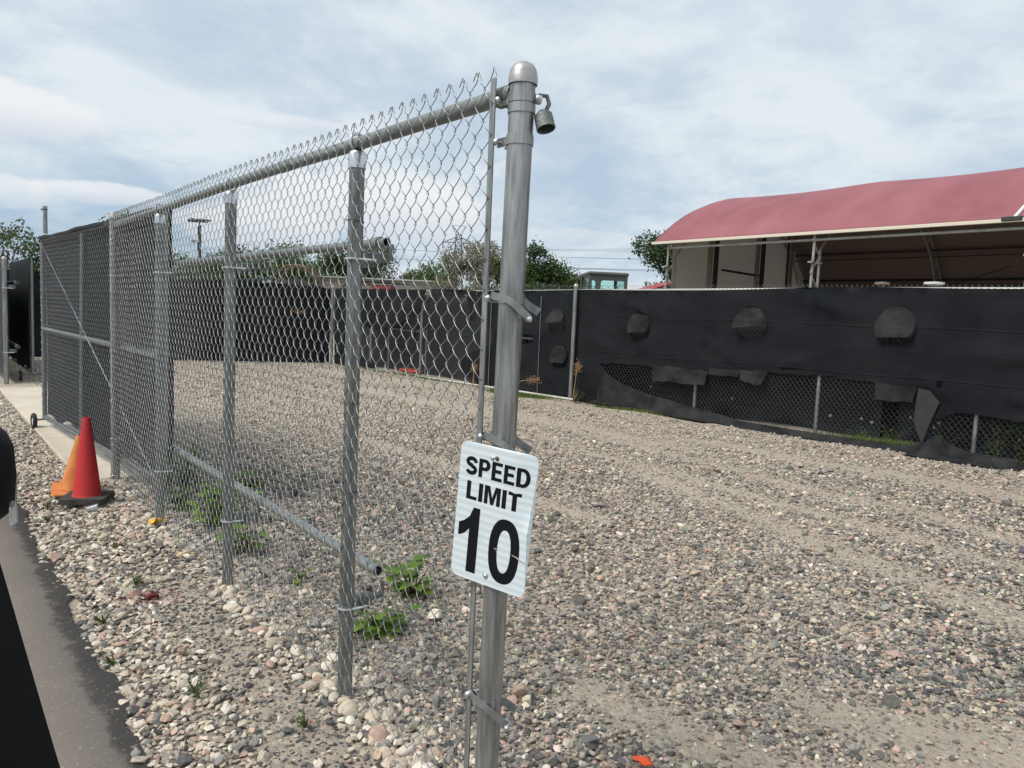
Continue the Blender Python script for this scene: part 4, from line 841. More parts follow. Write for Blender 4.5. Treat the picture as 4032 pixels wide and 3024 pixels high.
# small pipe frame behind the exposed mesh
PF = thing('pipe_frame', A0 + E1*2.0 + Vector((-E1.y, E1.x, 0))*.25, 'small galvanised pipe frame standing behind the exposed mesh near the corner', 'frame', RZ1)
mb = MB(); mb.tube([(0, 0, .96), (1.4, 0, .93)], .017, 8); mb.obj('rail', M['galv'], PF)
for x in (0, 1.4): mb = MB(); mb.tube([(x, 0, 0), (x, 0, 1.0)], .017, 8); mb.obj('upright', M['galv'], PF)

# ------------------------------------------------------------------ traffic cones
def cone(loc, rz, label, hh, m, base_m, br, tr, base, tilt=0., warp=0.):
    t = thing('traffic_cone', loc, label, 'cone', rz, group='traffic cones beside the gate pad')
    b0 = .034 if m is M['red'] else .010
    mb = MB(); mb.lathe([(br+.004, b0), (br, b0+.008), (br*.96, b0+.02), (tr+.002, b0+hh-.03), (tr, b0+hh-.006), (tr*.92, b0+hh), (tr*.7, b0+hh), (tr*.7, b0+hh-.05)], 40); o_ = mb.obj('cone_body', m, t)
    n = 14; V = []; Fq = []
    ro = rrect(base, base, .02, 4); P, Ft = tri(ro, [], .04); k = len(P)
    wf = lambda x, y: warp*(.5*math.sin(x*16+1)+.6*math.sin(y*13))*(math.hypot(x, y)/base)**2 + .003*math.sin(x*30)
    V = [(x*.985, y*.985, b0+wf(x, y)) for x, y in P]+[(x, y, max(-.01, wf(x, y)-.0)) for x, y in P]; Fs = []
    from collections import Counter
    ec = set()
    for f in Ft:
        a2 = sum(P[f[i]][0]*P[f[(i+1) % 3]][1]-P[f[(i+1) % 3]][0]*P[f[i]][1] for i in range(3)); f = f if a2 > 0 else f[::-1]; Fs += [f, tuple(i+k for i in f[::-1])]; ec |= {(f[i], f[(i+1) % 3]) for i in range(3)}
    for a, b in list(ec):
        if (b, a) not in ec: Fs.append((b, a, a+k, b+k))
    mkobj('base', V, Fs, base_m, t, True, 30); return t
c1 = cone((-2.775, 4.80, .028), R_(12), 'clean red traffic cone on a thick black rubber base, in front', .515, M['red'], M['cone_base'], .086, .024, .27)
c2 = cone((-3.00, 5.055, .03), R_(30), 'faded orange traffic cone with thin warped base, half hidden behind the red one', .37, M['orange'], M['orange'], .100, .026, .29, warp=.03)
c2.rotation_euler = (Matrix.Rotation(R_(5), 3, 'Y') @ Matrix.Rotation(R_(30), 3, 'Z')).to_euler()
# clear cup lying by the cone, yellow wrapper, yellow scrap, orange scrap, cigarette stub
t = thing('plastic_cup', (-2.63, 4.60, .03), 'small clear plastic cup lying against the black cone base', 'cup', .4); mb = MB(); mb.lathe([(0, -.03), (.016, -.03), (.022, .035), (.0205, .035), (.015, -.027)], 18, (0, 0, 0), Matrix.Rotation(R_(80), 3, 'Y')); mb.obj('cup', M['clear'], t)
def scrap(name, loc, rz, size, m, label, cat, h=.02):
    V = []; n = 7
    for i in range(n):
        for j in range(n): x = (i/(n-1)-.5)*size[0]; y = (j/(n-1)-.5)*size[1]; V.append((x, y, h*(.5+noise.noise(Vector((x*40, y*40, loc[0]))))))
    o_ = mkobj(name, V, [(i*n+j, (i+1)*n+j, (i+1)*n+j+1, i*n+j+1) for i in range(n-1) for j in range(n-1)], m, None, True, 80); o_.location = loc; o_.rotation_euler = (0, 0, rz); md = o_.modifiers.new('thick', 'SOLIDIFY'); md.thickness = .002; tag(o_, label, cat); return o_
scrap('wrapper', (-2.07, 4.30, .03), .9, (.10, .045), M['yellow'], 'crumpled yellow plastic scrap at the foot of the fence', 'litter', .06)
scrap('flat_stone', (-1.66, 3.77, .045), .5, (.085, .04), mat('ochre_stone', (.55, .38, .16), .8), 'flat ochre yellow stone on the rock strip', 'stone', .018)
scrap('plastic_scrap', (.45, 2.150, .02), .2, (.06, .03), mat('orange_scrap', (.75, .09, .02), .6), 'bright orange plastic scrap on the gravel at the bottom edge', 'litter', .02)
scrap('paper_stub', (-1.235, 2.83, .02), -.5, (.05, .011), mat('paper_white', (.7, .68, .62), .8), 'white paper stub lying on the bare soil of the strip', 'litter', .006)
hs = MB(); hp = [(-.35+.06*i, .05*math.sin(i*1.3), .03+.015*math.sin(i*2)) for i in range(13)]; hs.tube(hp, .022, 8); hs.tube([(a+.05, b+.07, c+.03) for a, b, c in hp], .018, 8); o_ = hs.obj('hose', mat('orange_hose', (.62, .07, .03), .5)); o_.location = (-2.35, 16.62, 0); o_.rotation_euler = (0, 0, RZ1); tag(o_, 'short orange hose lying behind the fence near the corner', 'hose')

# ------------------------------------------------------------------ plants
def leafy(name, loc, label, nst, hh, leaf, seed, m='leaf_weed', lobed=True, group=None, cat='weed', spread=.12):
    r = random.Random(seed); t = thing(name, loc, label, cat, r.uniform(0, 6), group); st = MB(); lf = MB()
    for s in range(nst):
        a = r.uniform(0, 6.28); h_ = hh*r.uniform(.6, 1); tip = Vector((math.cos(a)*spread*r.uniform(.3, 1), math.sin(a)*spread*r.uniform(.3, 1), h_)); pts = [Vector((0, 0, 0)), tip*.5+Vector((0, 0, .08*h_)), tip]; st.tube(pts, [.004, .003, .0015], 5)
        nl = max(3, int(hh/leaf*2.0))
        for k in range(nl):
            f = (k+1)/nl; p = pts[0].lerp(tip, f); a2 = r.uniform(0, 6.28); el_ = r.uniform(-.3, .7); ls = leaf*r.uniform(.6, 1.15); dr = Vector((math.cos(a2)*math.cos(el_), math.sin(a2)*math.cos(el_), math.sin(el_))); sd_ = dr.cross(Vector((0, 0, 1))).normalized(); up = sd_.cross(dr)
            c0 = p+dr*ls*.3
            prof = [(0, 0), (.15, .32), (.30, .30), (.42, .52), (.58, .36), (.75, .34), (1, 0)] if lobed else [(0, 0), (.25, .16), (.5, .2), (.75, .14), (1, 0)]
            vs = [c0+dr*ls*x+sd_*ls*y+up*ls*(-.25*x*x+.18*abs(y)) for x, y in prof]; vs2 = [c0+dr*ls*x-sd_*ls*y+up*ls*(-.25*x*x+.18*abs(y)) for x, y in prof[1:-1]]; mid = [c0+dr*ls*x+up*ls*(-.25*x*x) for x, y in prof]
            n = len(prof); VV = mid+vs[1:-1]+vs2; o0 = n; o1 = n+n-2; fs = []
            for i in range(n-1):
                A = lambda j, o: (j if j in (0, n-1) else o+j-1)
                for o in (o0, o1):
                    q = [i, i+1, A(i+1, o), A(i, o)]; q2 = []
                    for e in q:
                        if e not in q2: q2.append(e)
                    if len(q2) > 2: fs.append(tuple(q2))
            lf.add(VV, fs)
    st.obj('stem', M['leaf_brown'] if m != 'straw' else M['straw'], t); lf.obj('leaves', M[m], t, smooth=True); return t
leafy('seedling', (-.43, 3.43, 0), 'taller leafy green seedling behind the mesh, left of the speed sign', 9, .20, .085, 1, spread=.15)
leafy('seedling', (-.50, 3.02, 0), 'lower round leafy seedling just in front of the taller one beside the second post', 8, .13, .085, 2, spread=.13)
leafy('seedling', (-2.12, 4.72, 0), 'tall dark leafy seedling climbing behind the mesh at the third post', 8, .45, .085, 3, m='leaf_mid', spread=.10)
leafy('seedling', (-1.78, 4.45, 0), 'broad leafy seedling behind the mesh between the third and fourth posts', 10, .28, .085, 4, spread=.22)
leafy('seedling', (-1.42, 3.98, 0), 'pale leafy seedling right behind the middle line post', 6, .20, .085, 5, spread=.12)
leafy('seedling', (-1.88, 5.45, 0), 'low spreading green weed under the lower roller pipe', 8, .14, .075, 6, spread=.22)
leafy('seedling', (-1.0, 3.55, 0), 'tiny green sprout on the gravel behind the mesh', 3, .08, .04, 7, spread=.05)
wl = [('leafy weed at the road edge near the mirror', (-2.93, 4.62)), ('small green weed left of the cone base', (-2.75, 4.35)), ('sprout on the strip beyond the yellow stone', (-1.75, 3.42)), ('weed at the asphalt edge halfway down the strip', (-1.66, 2.98)), ('tuft at the asphalt edge near the bottom of the photo', (-1.42, 2.62)), ('small green tuft among the rocks near the bottom', (-1.05, 2.45)), ('sprout in the dark soil at the bottom', (-.62, 2.28)), ('weed on the strip below the wrapper', (-2.1, 3.9))]
for i, (lb, (x, y)) in enumerate(wl): leafy('weed', (x, y, .01), lb, 6, .05, .022, 20+i, m='leaf_mid', lobed=False, spread=.05, group='small weeds in the rock strip')
def Bp(x, off, z=0.): return A0 + E1*x + Vector((-E1.y, E1.x, 0))*off + Vector((0, 0, z))
rw = [(12.9, .12, .25), (13.5, .15, .3), (14.0, .1, .55), (14.2, .2, .6), (14.6, .12, .4), (15.1, .15, .45), (12.5, .1, .15), (8.15, -.25, .18), (9.7, .2, .14), (8.6, -.15, .08)]
nm_ = ['low green weeds behind the slumped screen', 'weeds left of the last visible fence post', 'tall weed left of the last visible fence post', 'tall weed right of the last visible fence post', 'bushy weed near the right edge behind mesh', 'bushy weed at the right edge of the photo', 'short weed by the white grommets', 'weed at the foot of the tall capped post', 'weed inside the torn opening', 'sprig at the base of the windscreen']
for i, (x, o_, h_) in enumerate(rw): leafy('weed', Bp(x, o_), nm_[i], 9, h_, .05, 40+i, m='leaf_mid', lobed=False, spread=.22)
def plume(loc, label, seed, lean, hh):
    r = random.Random(seed); t = thing('dry_grass', loc, label, 'dry plant'); st = MB(); hd = MB()
    tip = Vector((lean[0], lean[1], hh)); pts = [Vector((0, 0, 0)), tip*.5+Vector((0, 0, .1)), tip]; st.tube(pts, [.006, .005, .003], 5)
    for k in range(170):
        f = r.uniform(.72, 1.05); p = pts[1].lerp(tip, (f-.5)*2)+Vector((r.gauss(0, .035), r.gauss(0, .035), r.gauss(0, .035))); a = Vector((r.gauss(0, 1), r.gauss(0, 1), r.gauss(0, 1))).normalized()*.028; b = a.cross(Vector((0, 1, .3))).normalized()*.004; hd.add([p-b, p+b, p+a], [(0, 1, 2)])
    for k in range(6): a = r.uniform(0, 6.28); q = Vector((math.cos(a)*.12, math.sin(a)*.05, r.uniform(.1, .25))); st.tube([Vector((0, 0, 0)), q*.6+Vector((0, 0, .04)), q], [.003, .002, .001], 4)
    st.obj('stalk', M['straw'], t); hd.obj('seed_head', M['straw'], t, smooth=False)
q0 = Bp(6.6, -.35); plume(q0, 'dry tan plume grass bending right on the gravel left of the capped post', 3, (E1.x*.75, E1.y*.75), .30)
plume(Bp(8.05, -.2), 'upright dry reddish grass stalk right of the tall capped post', 4, (.05, 0), .62)
plume(Bp(5.5, -.2), 'dry brown weed stalk in front of the lower black cloth', 5, (.02, .05), .38)
# grass patch: blades, nobody could count them
def grass_patch(name, cx_, cy_, lx, ly, n, hh, seed, ang=0.):
    r = np.random.default_rng(seed); a = r.normal(0, .5, n)*lx; b = r.normal(0, .5, n)*ly; x = cx_+a*math.cos(ang)-b*math.sin(ang); y = cy_+a*math.sin(ang)+b*math.cos(ang); th = r.uniform(0, 6.28, n); h_ = hh*r.uniform(.4, 1.1, n); wd = .006*r.uniform(.6, 1.4, n); ln2 = r.normal(0, .45, (n, 2))*h_[:, None]
    z = hgt(x, y); V = np.zeros((n, 3, 3)); V[:, 0] = np.stack([x-wd*np.cos(th), y-wd*np.sin(th), z], -1); V[:, 1] = np.stack([x+wd*np.cos(th), y+wd*np.sin(th), z], -1); V[:, 2] = np.stack([x+ln2[:, 0], y+ln2[:, 1], z+h_], -1)
    o_ = npobj(name, V.reshape(-1, 3), np.arange(3*n).reshape(-1, 3), M['grass'], None, False); o_['kind'] = 'stuff'
p_ = Bp(6.9, -.40); grass_patch('grass', p_.x, p_.y, .75, .14, 2600, .07, 1, RZ1)
p_ = Bp(3.2, -.15); grass_patch('grass', p_.x, p_.y, 1.9, .08, 1800, .07, 2, RZ1)
p_ = Bp(12.9, .0); grass_patch('grass', p_.x, p_.y, .9, .10, 2200, .10, 3, RZ1)
p_ = Bp(9.2, -.2); grass_patch('grass', p_.x, p_.y, .8, .05, 700, .05, 4, RZ1)

# ------------------------------------------------------------------ trees
def tree(loc, label, hh, crown_r, m, seed, n=2600, leaf=.16, z0=.35, blobs=9, sq=.8, name='tree', dens=1.):
    r = random.Random(seed); rg = np.random.default_rng(seed); t = thing(name, loc, label, 'tree'); tr = MB()
    tr.tube([(0, 0, -.1), (r.uniform(-.1, .1), r.uniform(-.1, .1), hh*.35), (r.uniform(-.3, .3), 0, hh*.75)], [crown_r*.07, crown_r*.05, crown_r*.02], 8)
    C_, Rr = [], []
    for k in range(blobs):
        a = r.uniform(0, 6.28); d = crown_r*r.uniform(.15, .72); zz = hh*r.uniform(z0+.08, .90); c = Vector((math.cos(a)*d, math.sin(a)*d, zz)); C_.append(c); Rr.append(crown_r*r.uniform(.28, .52)); tr.tube([(0, 0, hh*.3), (c.x*.5, c.y*.5, hh*.3+(zz-hh*.3)*.6), tuple(c)], [crown_r*.03, crown_r*.02, crown_r*.008], 5)
    tr.obj('trunk', M['bark'], t)
    C_ = np.array([tuple(c) for c in C_]); Rr = np.array(Rr); nt_ = n//14 + 1; which = rg.integers(0, blobs, nt_)
    dirs = rg.normal(size=(nt_, 3)); dirs /= np.linalg.norm(dirs, axis=1)[:, None]; rad = Rr[which]*rg.uniform(.45, 1.12, nt_); tw = C_[which]+dirs*rad[:, None]*np.array([1, 1, sq])
    P = np.repeat(tw, 14, 0)+rg.normal(0, leaf*1.15, (nt_*14, 3)); k = len(P); nrm = rg.normal(size=(k, 3)); nrm /= np.linalg.norm(nrm, axis=1)[:, None]; a = np.cross(nrm, rg.normal(size=(k, 3))); a /= np.linalg.norm(a, axis=1)[:, None]; b = np.cross(nrm, a); s = leaf*rg.uniform(.35, .8, k)[:, None]
    V = np.stack([P-a*s, P-b*s*.55, P+a*s, P+b*s*.55], 1).reshape(-1, 3); V = V[:]; f = np.arange(4*k).reshape(-1, 4)
    c_ = npobj('crown', V, f, m, t, False); return t
TR = [ # x, y, height, radius, material, leaves, leaf size, label
 (-16.5, 24.0, 3.55, 1.25, 'leaf_sparse', 1500, .10, 'sparse grey green tree poking above the screened gate, leftmost tree', .3),
 (-15.6, 25.5, 3.3, 1.6, 'leaf_dark', 3200, .12, 'darker bushy tree filling in behind the sparse leftmost tree', .15),
 (-20.2, 40.0, 5.0, 2.2, 'leaf_mid', 3600, .16, 'green tree seen through the mesh left of the floodlight pole', .15),
 (-16.0, 42.0, 3.6, 2.2, 'leaf_dark', 3000, .16, 'dark round tree behind the floodlight pole', .15),
 (-18.2, 44.0, 3.9, 2.3, 'leaf_mid', 3000, .16, 'low green tree between the floodlight pole and the leftmost trees', .1),
 (-13.2, 44.0, 3.9, 2.4, 'leaf_mid', 3600, .16, 'mid green tree right of the floodlight pole', .1),
 (-11.6, 47.5, 4.6, 1.7, 'leaf_dark', 3000, .16, 'dark pointed tree behind the left end of the block building', .1),
 (-9.3, 47.5, 5.0, 2.0, 'leaf_dark', 3800, .16, 'dark tree rising above the block parapet left of the second post', .1),
 (-7.2, 48.5, 4.1, 1.6, 'leaf_sparse', 2000, .14, 'thin grey green tree above the middle of the block parapet', .2),
 (-5.3, 47.5, 4.4, 1.5, 'leaf_mid', 2600, .16, 'bright green tree above the right end of the block parapet', .2),
 (-3.1, 36.0, 4.3, 1.3, 'leaf_olive', 3800, .10, 'silvery olive shrub tree in front of the block building end', .1),
 (-1.5, 36.5, 4.9, 1.2, 'leaf_olive', 3600, .10, 'taller pale olive tree beside the transmission tower', .1),
 (-.2, 38.5, 4.9, 1.9, 'leaf_mid', 4200, .14, 'green tree just left of the sign post', .1),
 (.8, 40.5, 5.5, 1.6, 'leaf_dark', 3600, .15, 'tall dark tree right behind the top of the sign post', .2),
 (1.9, 39.5, 4.0, 1.7, 'leaf_dark', 3800, .14, 'round dark tree just right of the sign post', .05),
 (4.5, 62.0, 5.0, 1.4, 'leaf_dark', 1500, .2, 'small dark tree far off left of the machine cab', .3),
 (6.6, 62.0, 4.5, 2.4, 'leaf_brown', 2600, .2, 'low brownish tree far off behind the white roof', .2),
 (10.2, 47.0, 6.9, 2.9, 'leaf_dark', 5200, .17, 'large dark green tree beside the left end of the red tent', .12),
]
for i, (x, y, h_, r_, m_, n_, lf_, lb, z0) in enumerate(TR): tree((x, y, 0), lb, h_*(1.16 if 2 <= i <= 7 else 1.03), r_*1.1, M[m_], 100+i, int(n_*2.6), lf_*.9, z0, blobs=15 if n_ > 2500 else 9)

# ------------------------------------------------------------------ red tent (barrel vault hall)
TO = Vector((5.82, 29.40, 0)); TA = Vector((.6235, -.7818, 0)).normalized(); rzT = math.atan2(TA.y, TA.x)
# local x along the eave towards the right/near, local y = away from camera
T = thing('tent_hall', TO, 'big open sided hall with faded red vaulted fabric roof, behind the back fence at right', 'tent', rzT)
SPAN, EZ, RISE, BAY, NB = 10.4, 4.5, 2.32, 6.12, 5
def prof(t):          # t 0..1 near eave to far eave
    return (SPAN*t, EZ + RISE*(1-abs(2*t-1)**2.05) - 1.3*max(0, 2*t-1)**3.2)
V, Fq = [], []; nx, ny = 90, 40; X0, X1 = -.72, BAY*NB
for i in range(nx+1):
    x = X0+(X1-X0)*i/nx; ph = (x/BAY) % 1; sag = .09*(math.sin(math.pi*ph) if x > 0 else 0)
    for j in range(ny+1):
        t = j/ny; y, z = prof(t); z -= sag*math.sin(math.pi*t)**.8
        if x < -.15: z -= .18*((-.15-x)/.57)**1.3*math.sin(math.pi*t)
        V.append((x, y, z))
m_ = ny+1
for i in range(nx):
    for j in range(ny): a = i*m_+j; Fq.append((a, a+m_, a+m_+1, a+1))
o_ = mkobj('roof_fabric', V, Fq, M['tentroof'], T, True, 60); md = o_.modifiers.new('thick', 'SOLIDIFY'); md.thickness = .012; md.offset = -1; o_.data.materials.append(mat('tent_lining', (.20, .148, .135), .9)); md.material_offset = 1
V, Fq = [], []
for i, x in enumerate((0, X1)):
    for z in (0, 1.8, EZ-1.27): V.append((x, SPAN-.02, z))
Fq = [(0, 3, 4, 1), (1, 4, 5, 2)]
mkobj('far_side_wall', V, Fq, mat('dark_maroon_wall', (.20, .148, .135), .9), T, False)
# beige gable curtain at the left end
P = [(0.35, 0), (SPAN-.1, 0)]+[prof(t) for t in np.linspace(.985, .03, 30)]; P = [(a, b-.12 if b > 1 else b) for a, b in P]
mkobj('gable_curtain', [(.05, a, b) for a, b in P], [tuple(range(len(P)))], M['gable'], T, False)
for yy in (2.55, 2.95, 5.4, 5.8, 8.0, 8.35):
    mb = MB(); hz_ = prof(yy/SPAN)[1]-.25; mb.box((.18 if int(yy*10) % 2 else .5, yy, hz_/2), (.14, .14, hz_)); mb.obj('gable_column', M['brown'] if yy in (2.55, 5.4, 8.0) else M['darksteel'], T, smooth=False)
mb = MB(); mb.tube([(.5, 2.95, 3.62), (.5, 5.75, 3.55)], .05, 6); mb.obj('gable_brace', M['darksteel'], T)
mb = MB(); mb.box(((X0+X1)/2, -.05, EZ-.02), (X1-X0, .07, .10), bev=.01); mb.obj('eave_beam', mat('cream_eave_beam', (.62, .58, .48), .5), T, smooth=False)
mb = MB(); mb.tube([(.1, .12, EZ-.22), (X1, .12, EZ-.22)], .045, 8); mb.obj('eave_rail', M['truss'], T)
for b in range(NB+1):
    x = b*BAY; mb = MB()
    in_, out2 = [], []
    for k in range(25):
        t = k/24; y, z = prof(t); y0_, z0_ = y, z-.04; cy_, cz_ = SPAN/2, EZ-.6; d_ = Vector((cy_-y0_, cz_-z0_)).normalized(); out2.append((x, y0_, z0_)); out2[-1] = (x, y0_+d_.x*.12, z0_+d_.y*.12); in_.append((x, y0_+d_.x*.6, z0_+d_.y*.6))
    mb.tube([(x, .0, 0)]+out2+[(x, SPAN, 0)], .045, 7); mb.tube([(x, .5, 0), (x, .5, EZ-.5)]+in_[2:-2]+[(x, SPAN-.5, EZ-1.8), (x, SPAN-.5, 0)], .045, 7)
    for k in range(0, 24):
        a, c = (out2[k], in_[k+1]) if k % 2 == 0 else (in_[k], out2[k+1]); mb.tube([a, c], .026, 5)
    nz_ = 8
    for s_ in (0, 1):
        for k in range(nz_):
            za, zb = k*EZ/nz_*.95, (k+1)*EZ/nz_*.95; ya, yb = (0, .5) if k % 2 == 0 else (.5, 0)
            if s_: ya, yb = SPAN-ya, SPAN-yb
            mb.tube([(x, ya, za), (x, yb, zb)], .026, 5)
    for zz in (3.55,): mb.box((x, .0, zz), (.16, .16, .05)); mb.box((x, .5, zz), (.16, .16, .05))
    mb.obj('arch_truss', M['truss'], T)
for t in (.13, .3, .5, .7, .87, .955):
    y, z = prof(t); mb = MB(); mb.tube([(0, y, z-.36), (X1, y, z-.36)], .035, 6); mb.tube([(0, y-.05, z-.62), (X1, y-.05, z-.62)], .02, 5); mb.obj('purlin', M['darksteel'], T)
mb = MB(); mb.tube([(0, SPAN-.4, 3.6), (X1, SPAN-.4, 3.6)], .05, 6); mb.obj('purlin', M['darksteel'], T)
for k in range(1, NB):
    x0 = k*BAY
    for a, b in ((3.2, 5.3), (5.3, 3.2)): mb = MB(); mb.tube([(x0, SPAN-.6, a), (x0+BAY, SPAN-.6, b)], .012, 4); mb.obj('brace_cable', M['darksteel'], T)
# white strap with buckle crossing the third rib
mb = MB(); xb = BAY*1.93
pts = [(xb+.02, -.02, EZ+.03)]+[(xb+.55*(k/10)*1.5, prof(.32*k/10)[0], prof(.32*k/10)[1]+.03) for k in range(1, 11)]
mb.tube(pts, .045, 6); mb.obj('tie_strap', M['white'], T); mb = MB(); mb.box((xb, -.06, EZ+.02), (.5, .12, .12), bev=.02); mb.obj('buckle', M['darksteel'], T, smooth=False)
# red lean-to roof edge just left of the tent foot, and two vents showing over the fence
rf = thing('red_shed', (6.05, 33.0, 0), 'small shed with sloping red roof beside the tent corner', 'shed', .2)
mb = MB(); mb.box((0, 0, 1.25), (1.2, 2, 2.5)); mb.obj('wall', M['brown'], rf, smooth=False)
mkobj('roof', [(-.5, -1.1, 2.78), (.8, -1.1, 3.18), (.8, 1.1, 3.18), (-.5, 1.1, 2.78), (-.5, -1.1, 2.70), (.8, -1.1, 3.10), (.8, 1.1, 3.10), (-.5, 1.1, 2.70)], [(0, 1, 2, 3), (7, 6, 5, 4), (0, 4, 5, 1), (1, 5, 6, 2), (2, 6, 7, 3), (3, 7, 4, 0)], M['redpaint'], rf, False)
for i, (x, w_, lb) in enumerate(((10.32, .10, 'small tan vent cap showing just above the back fence'), (11.02, .13, 'small white vent cap showing just above the back fence, right of the tan one'))):
    q_ = Bp(x+1.55, 2.2); v_ = thing('vent_cap', (q_.x, q_.y, 0), lb, 'vent'); mb = MB(); mb.lathe([(.03, 0), (.03, 2.06)], 10); mb.obj('pipe', M['brown'], v_); mb = MB(); mb.lathe([(0, 2.1), (w_, 2.09), (w_, 2.06), (.03, 2.04)], 14); mb.obj('cap', M['white'] if i else M['brown'], v_)

# ------------------------------------------------------------------ compact machine cab
K = thing('compact_loader', (2.0, 16.35, 0), 'compact loader whose charcoal cab with green glass shows above the fence', 'loader', R_(4))
mb = MB(); mb.box((0, .4, .85), (1.15, 1.7, .75), bev=.06); mb.obj('body', M['cabpaint'], K, smooth=False)
for s_ in (-1, 1):
    mb = MB(); mb.box((s_*.72, .35, .33), (.32, 2.0, .62), bev=.2); mb.obj('track', M['rubber'], K, smooth=False)
cw, cd_ = .43, .55
for sx_ in (-1, 1):
    for yy in (0, 2*cd_): mb = MB(); mb.box((sx_*(cw-.035), yy, 1.77), (.07, .07, 1.12), bev=.012); mb.obj('pillar', M['cabpaint'], K, smooth=False)
mb = MB(); mb.box((0, cd_, 2.36), (2*cw+.06, 2*cd_+.1, .09), bev=.035); mb.obj('roof', M['cabpaint'], K, smooth=False)
fw = plate('rear_frame', [(-cw, 1.2), (cw, 1.2), (cw, 2.33), (-cw, 2.33)], [rrect(.12, .36, .05) and [(a-.33, b+2.04) for a, b in rrect(.11, .34, .05)], [(a+.12, b+2.04) for a, b in rrect(.56, .36, .06)]], M['cabpaint'], K, -.02, .03, None, bendf=lambda x, z: 0, smooth=False)
mb = MB(); mb.box((.0, .0, 2.04), (.8, .004, .4)); mb.obj('rear_glass', M['glass'], K, smooth=False)
mb = MB(); mb.box((0, 2*cd_, 2.0), (.72, .004, .5)); mb.obj('front_glass', M['glass'], K, smooth=False)
for s_ in (-1, 1): mb = MB(); mb.box((s_*(cw-.01), cd_, 2.02), (.004, 2*cd_-.1, .5)); mb.obj('side_glass', M['glass'], K, smooth=False)
mb = MB(); mb.box((-.1, .55, 1.6), (.45, .12, .6), bev=.05); mb.obj('seat', M['rubber'], K, smooth=False)

# ------------------------------------------------------------------ block building, reels, red machine, white roof
BB = thing('block_building', (-13.2, 45, 0), 'long low tan block building with pale coping seen over the back fence', 'building', R_(2.))
mb = MB(); mb.box((4.6, 3.1, 1.15), (9.6, 6, 2.3)); mb.obj('wall', M['mortar'], BB, smooth=False)
mb = MB(); mb.box((4.6, 3.02, 2.75), (9.6, 5.9, .9)); mb.obj('parapet_core', M['mortar'], BB, smooth=False)
mb = MB(); mb.box((4.6, .02, 3.235), (9.75, .34, .075)); mb.obj('coping', mat('pale_coping', (.5, .49, .46), .6), BB, smooth=False)
bk = None
for r in range(4):
    for c in range(25):
        x = -.18+.4*c+(.2 if r % 2 else 0)
        if x > 9.2: continue
        mm = M['brick2'] if ((r == 0) or random.random() < .28) else M['brick']
        key = 'b' if mm is M['brick2'] else 'a'
        if bk is None: bk = {}
        if key not in bk:
            mb = MB(); mb.box((0, 0, 0), (.388, .09, .188), bev=.004); o_ = mb.obj('brick', mm, BB, smooth=False); bk[key] = o_
        else: o_ = bk[key].copy(); COL.objects.link(o_); o_.parent = BB
        o_.location = (x+.2, .06+random.uniform(-.004, .004), 3.10-.2*r)
def reel(loc, rad, label, rz):
    t = thing('hose_reel', loc, label, 'reel', rz); mb = MB(); c = Vector((0, 0, rad+.02+0)); zc_ = loc[2]
    ring = lambda r, y: [(r*math.cos(a), y, r*math.sin(a)) for a in np.linspace(0, 2*math.pi, 40)[:-1]]
    for y in (-.25, .25): mb = MB(); mb.tube(ring(rad, y), .035, 8, closed=True); o_ = mb.obj('rim', M['rust'], t); o_.location = (0, 0, 0)
    for k in range(6):
        a = k*math.pi/3+.3; mb = MB(); mb.tube([(0, -.25, 0), (rad*math.cos(a), -.25, rad*math.sin(a))], .018, 6); mb.obj('spoke', M['rust'], t)
    mb = MB(); mb.lathe([(.0, -.3), (rad*.45, -.3), (rad*.45, .3), (0, .3)], 18, (0, 0, 0), Matrix.Rotation(R_(90), 3, 'X')); mb.obj('drum', M['rubber'], t)
    mb = MB()
    for s_ in (-1, 1): mb.tube([(s_*.5, .28, -zc_), (0, .28, 0)], .03, 6); mb.tube([(s_*.5, -.28, -zc_), (0, -.28, 0)], .03, 6)
    mb.obj('stand', M['rust'], t)
reel((-7.35, 25, 1.93), .80, 'large round steel hoop reel rising over the back fence, left one', R_(-10))
reel((-5.35, 25.3, 1.62), .72, 'smaller brown hoop reel rising over the back fence, right one', R_(12))
Q = thing('work_machine', (-4.25, 24, 0), 'red machine under a flat black canopy, just showing over the back fence', 'machine')
mb = MB(); mb.box((0, 0, 1.4), (1.0, 1.2, .9), bev=.08); mb.box((0, 0, 2.03), (.66, .7, .26), bev=.06); mb.obj('body', M['redpaint'], Q, smooth=False)
mb = MB(); mb.box((0, 0, 2.25), (1.5, .8, .05), Matrix.Rotation(R_(2), 3, 'Y'), bev=.02); mb.box((-.05, 0, 2.30), (.5, .4, .06), bev=.02); mb.obj('canopy', M['darksteel'], Q, smooth=False)
for sx_ in (-1, 1):
    for sy_ in (-1, 1): mb = MB(); mb.lathe([(0, -.12), (.4, -.12), (.42, 0), (.4, .12), (0, .12)], 20, (sx_*.6, sy_*.6, .42), Matrix.Rotation(R_(90), 3, 'X')); mb.obj('wheel', M['rubber'], Q)
WB = thing('white_building', (3.2, 40, 0), 'low white roofed building far behind the fence, left of the machine cab', 'building')
mb = MB(); mb.box((0, 2, 1.4), (4.2, 4, 2.8)); mb.obj('wall', M['white'], WB, smooth=False)
mkobj('roof', [(-2.3, -.2, 3.22), (2.3, -.2, 2.98), (2.3, 4.2, 3.0), (-2.3, 4.2, 3.3), (-2.3, -.2, 2.86), (2.3, -.2, 2.80), (2.3, 4.2, 2.8), (-2.3, 4.2, 2.8)], [(0, 1, 2, 3), (7, 6, 5, 4), (0, 4, 5, 1), (1, 5, 6, 2), (2, 6, 7, 3), (3, 7, 4, 0)], M['white'], WB, False)

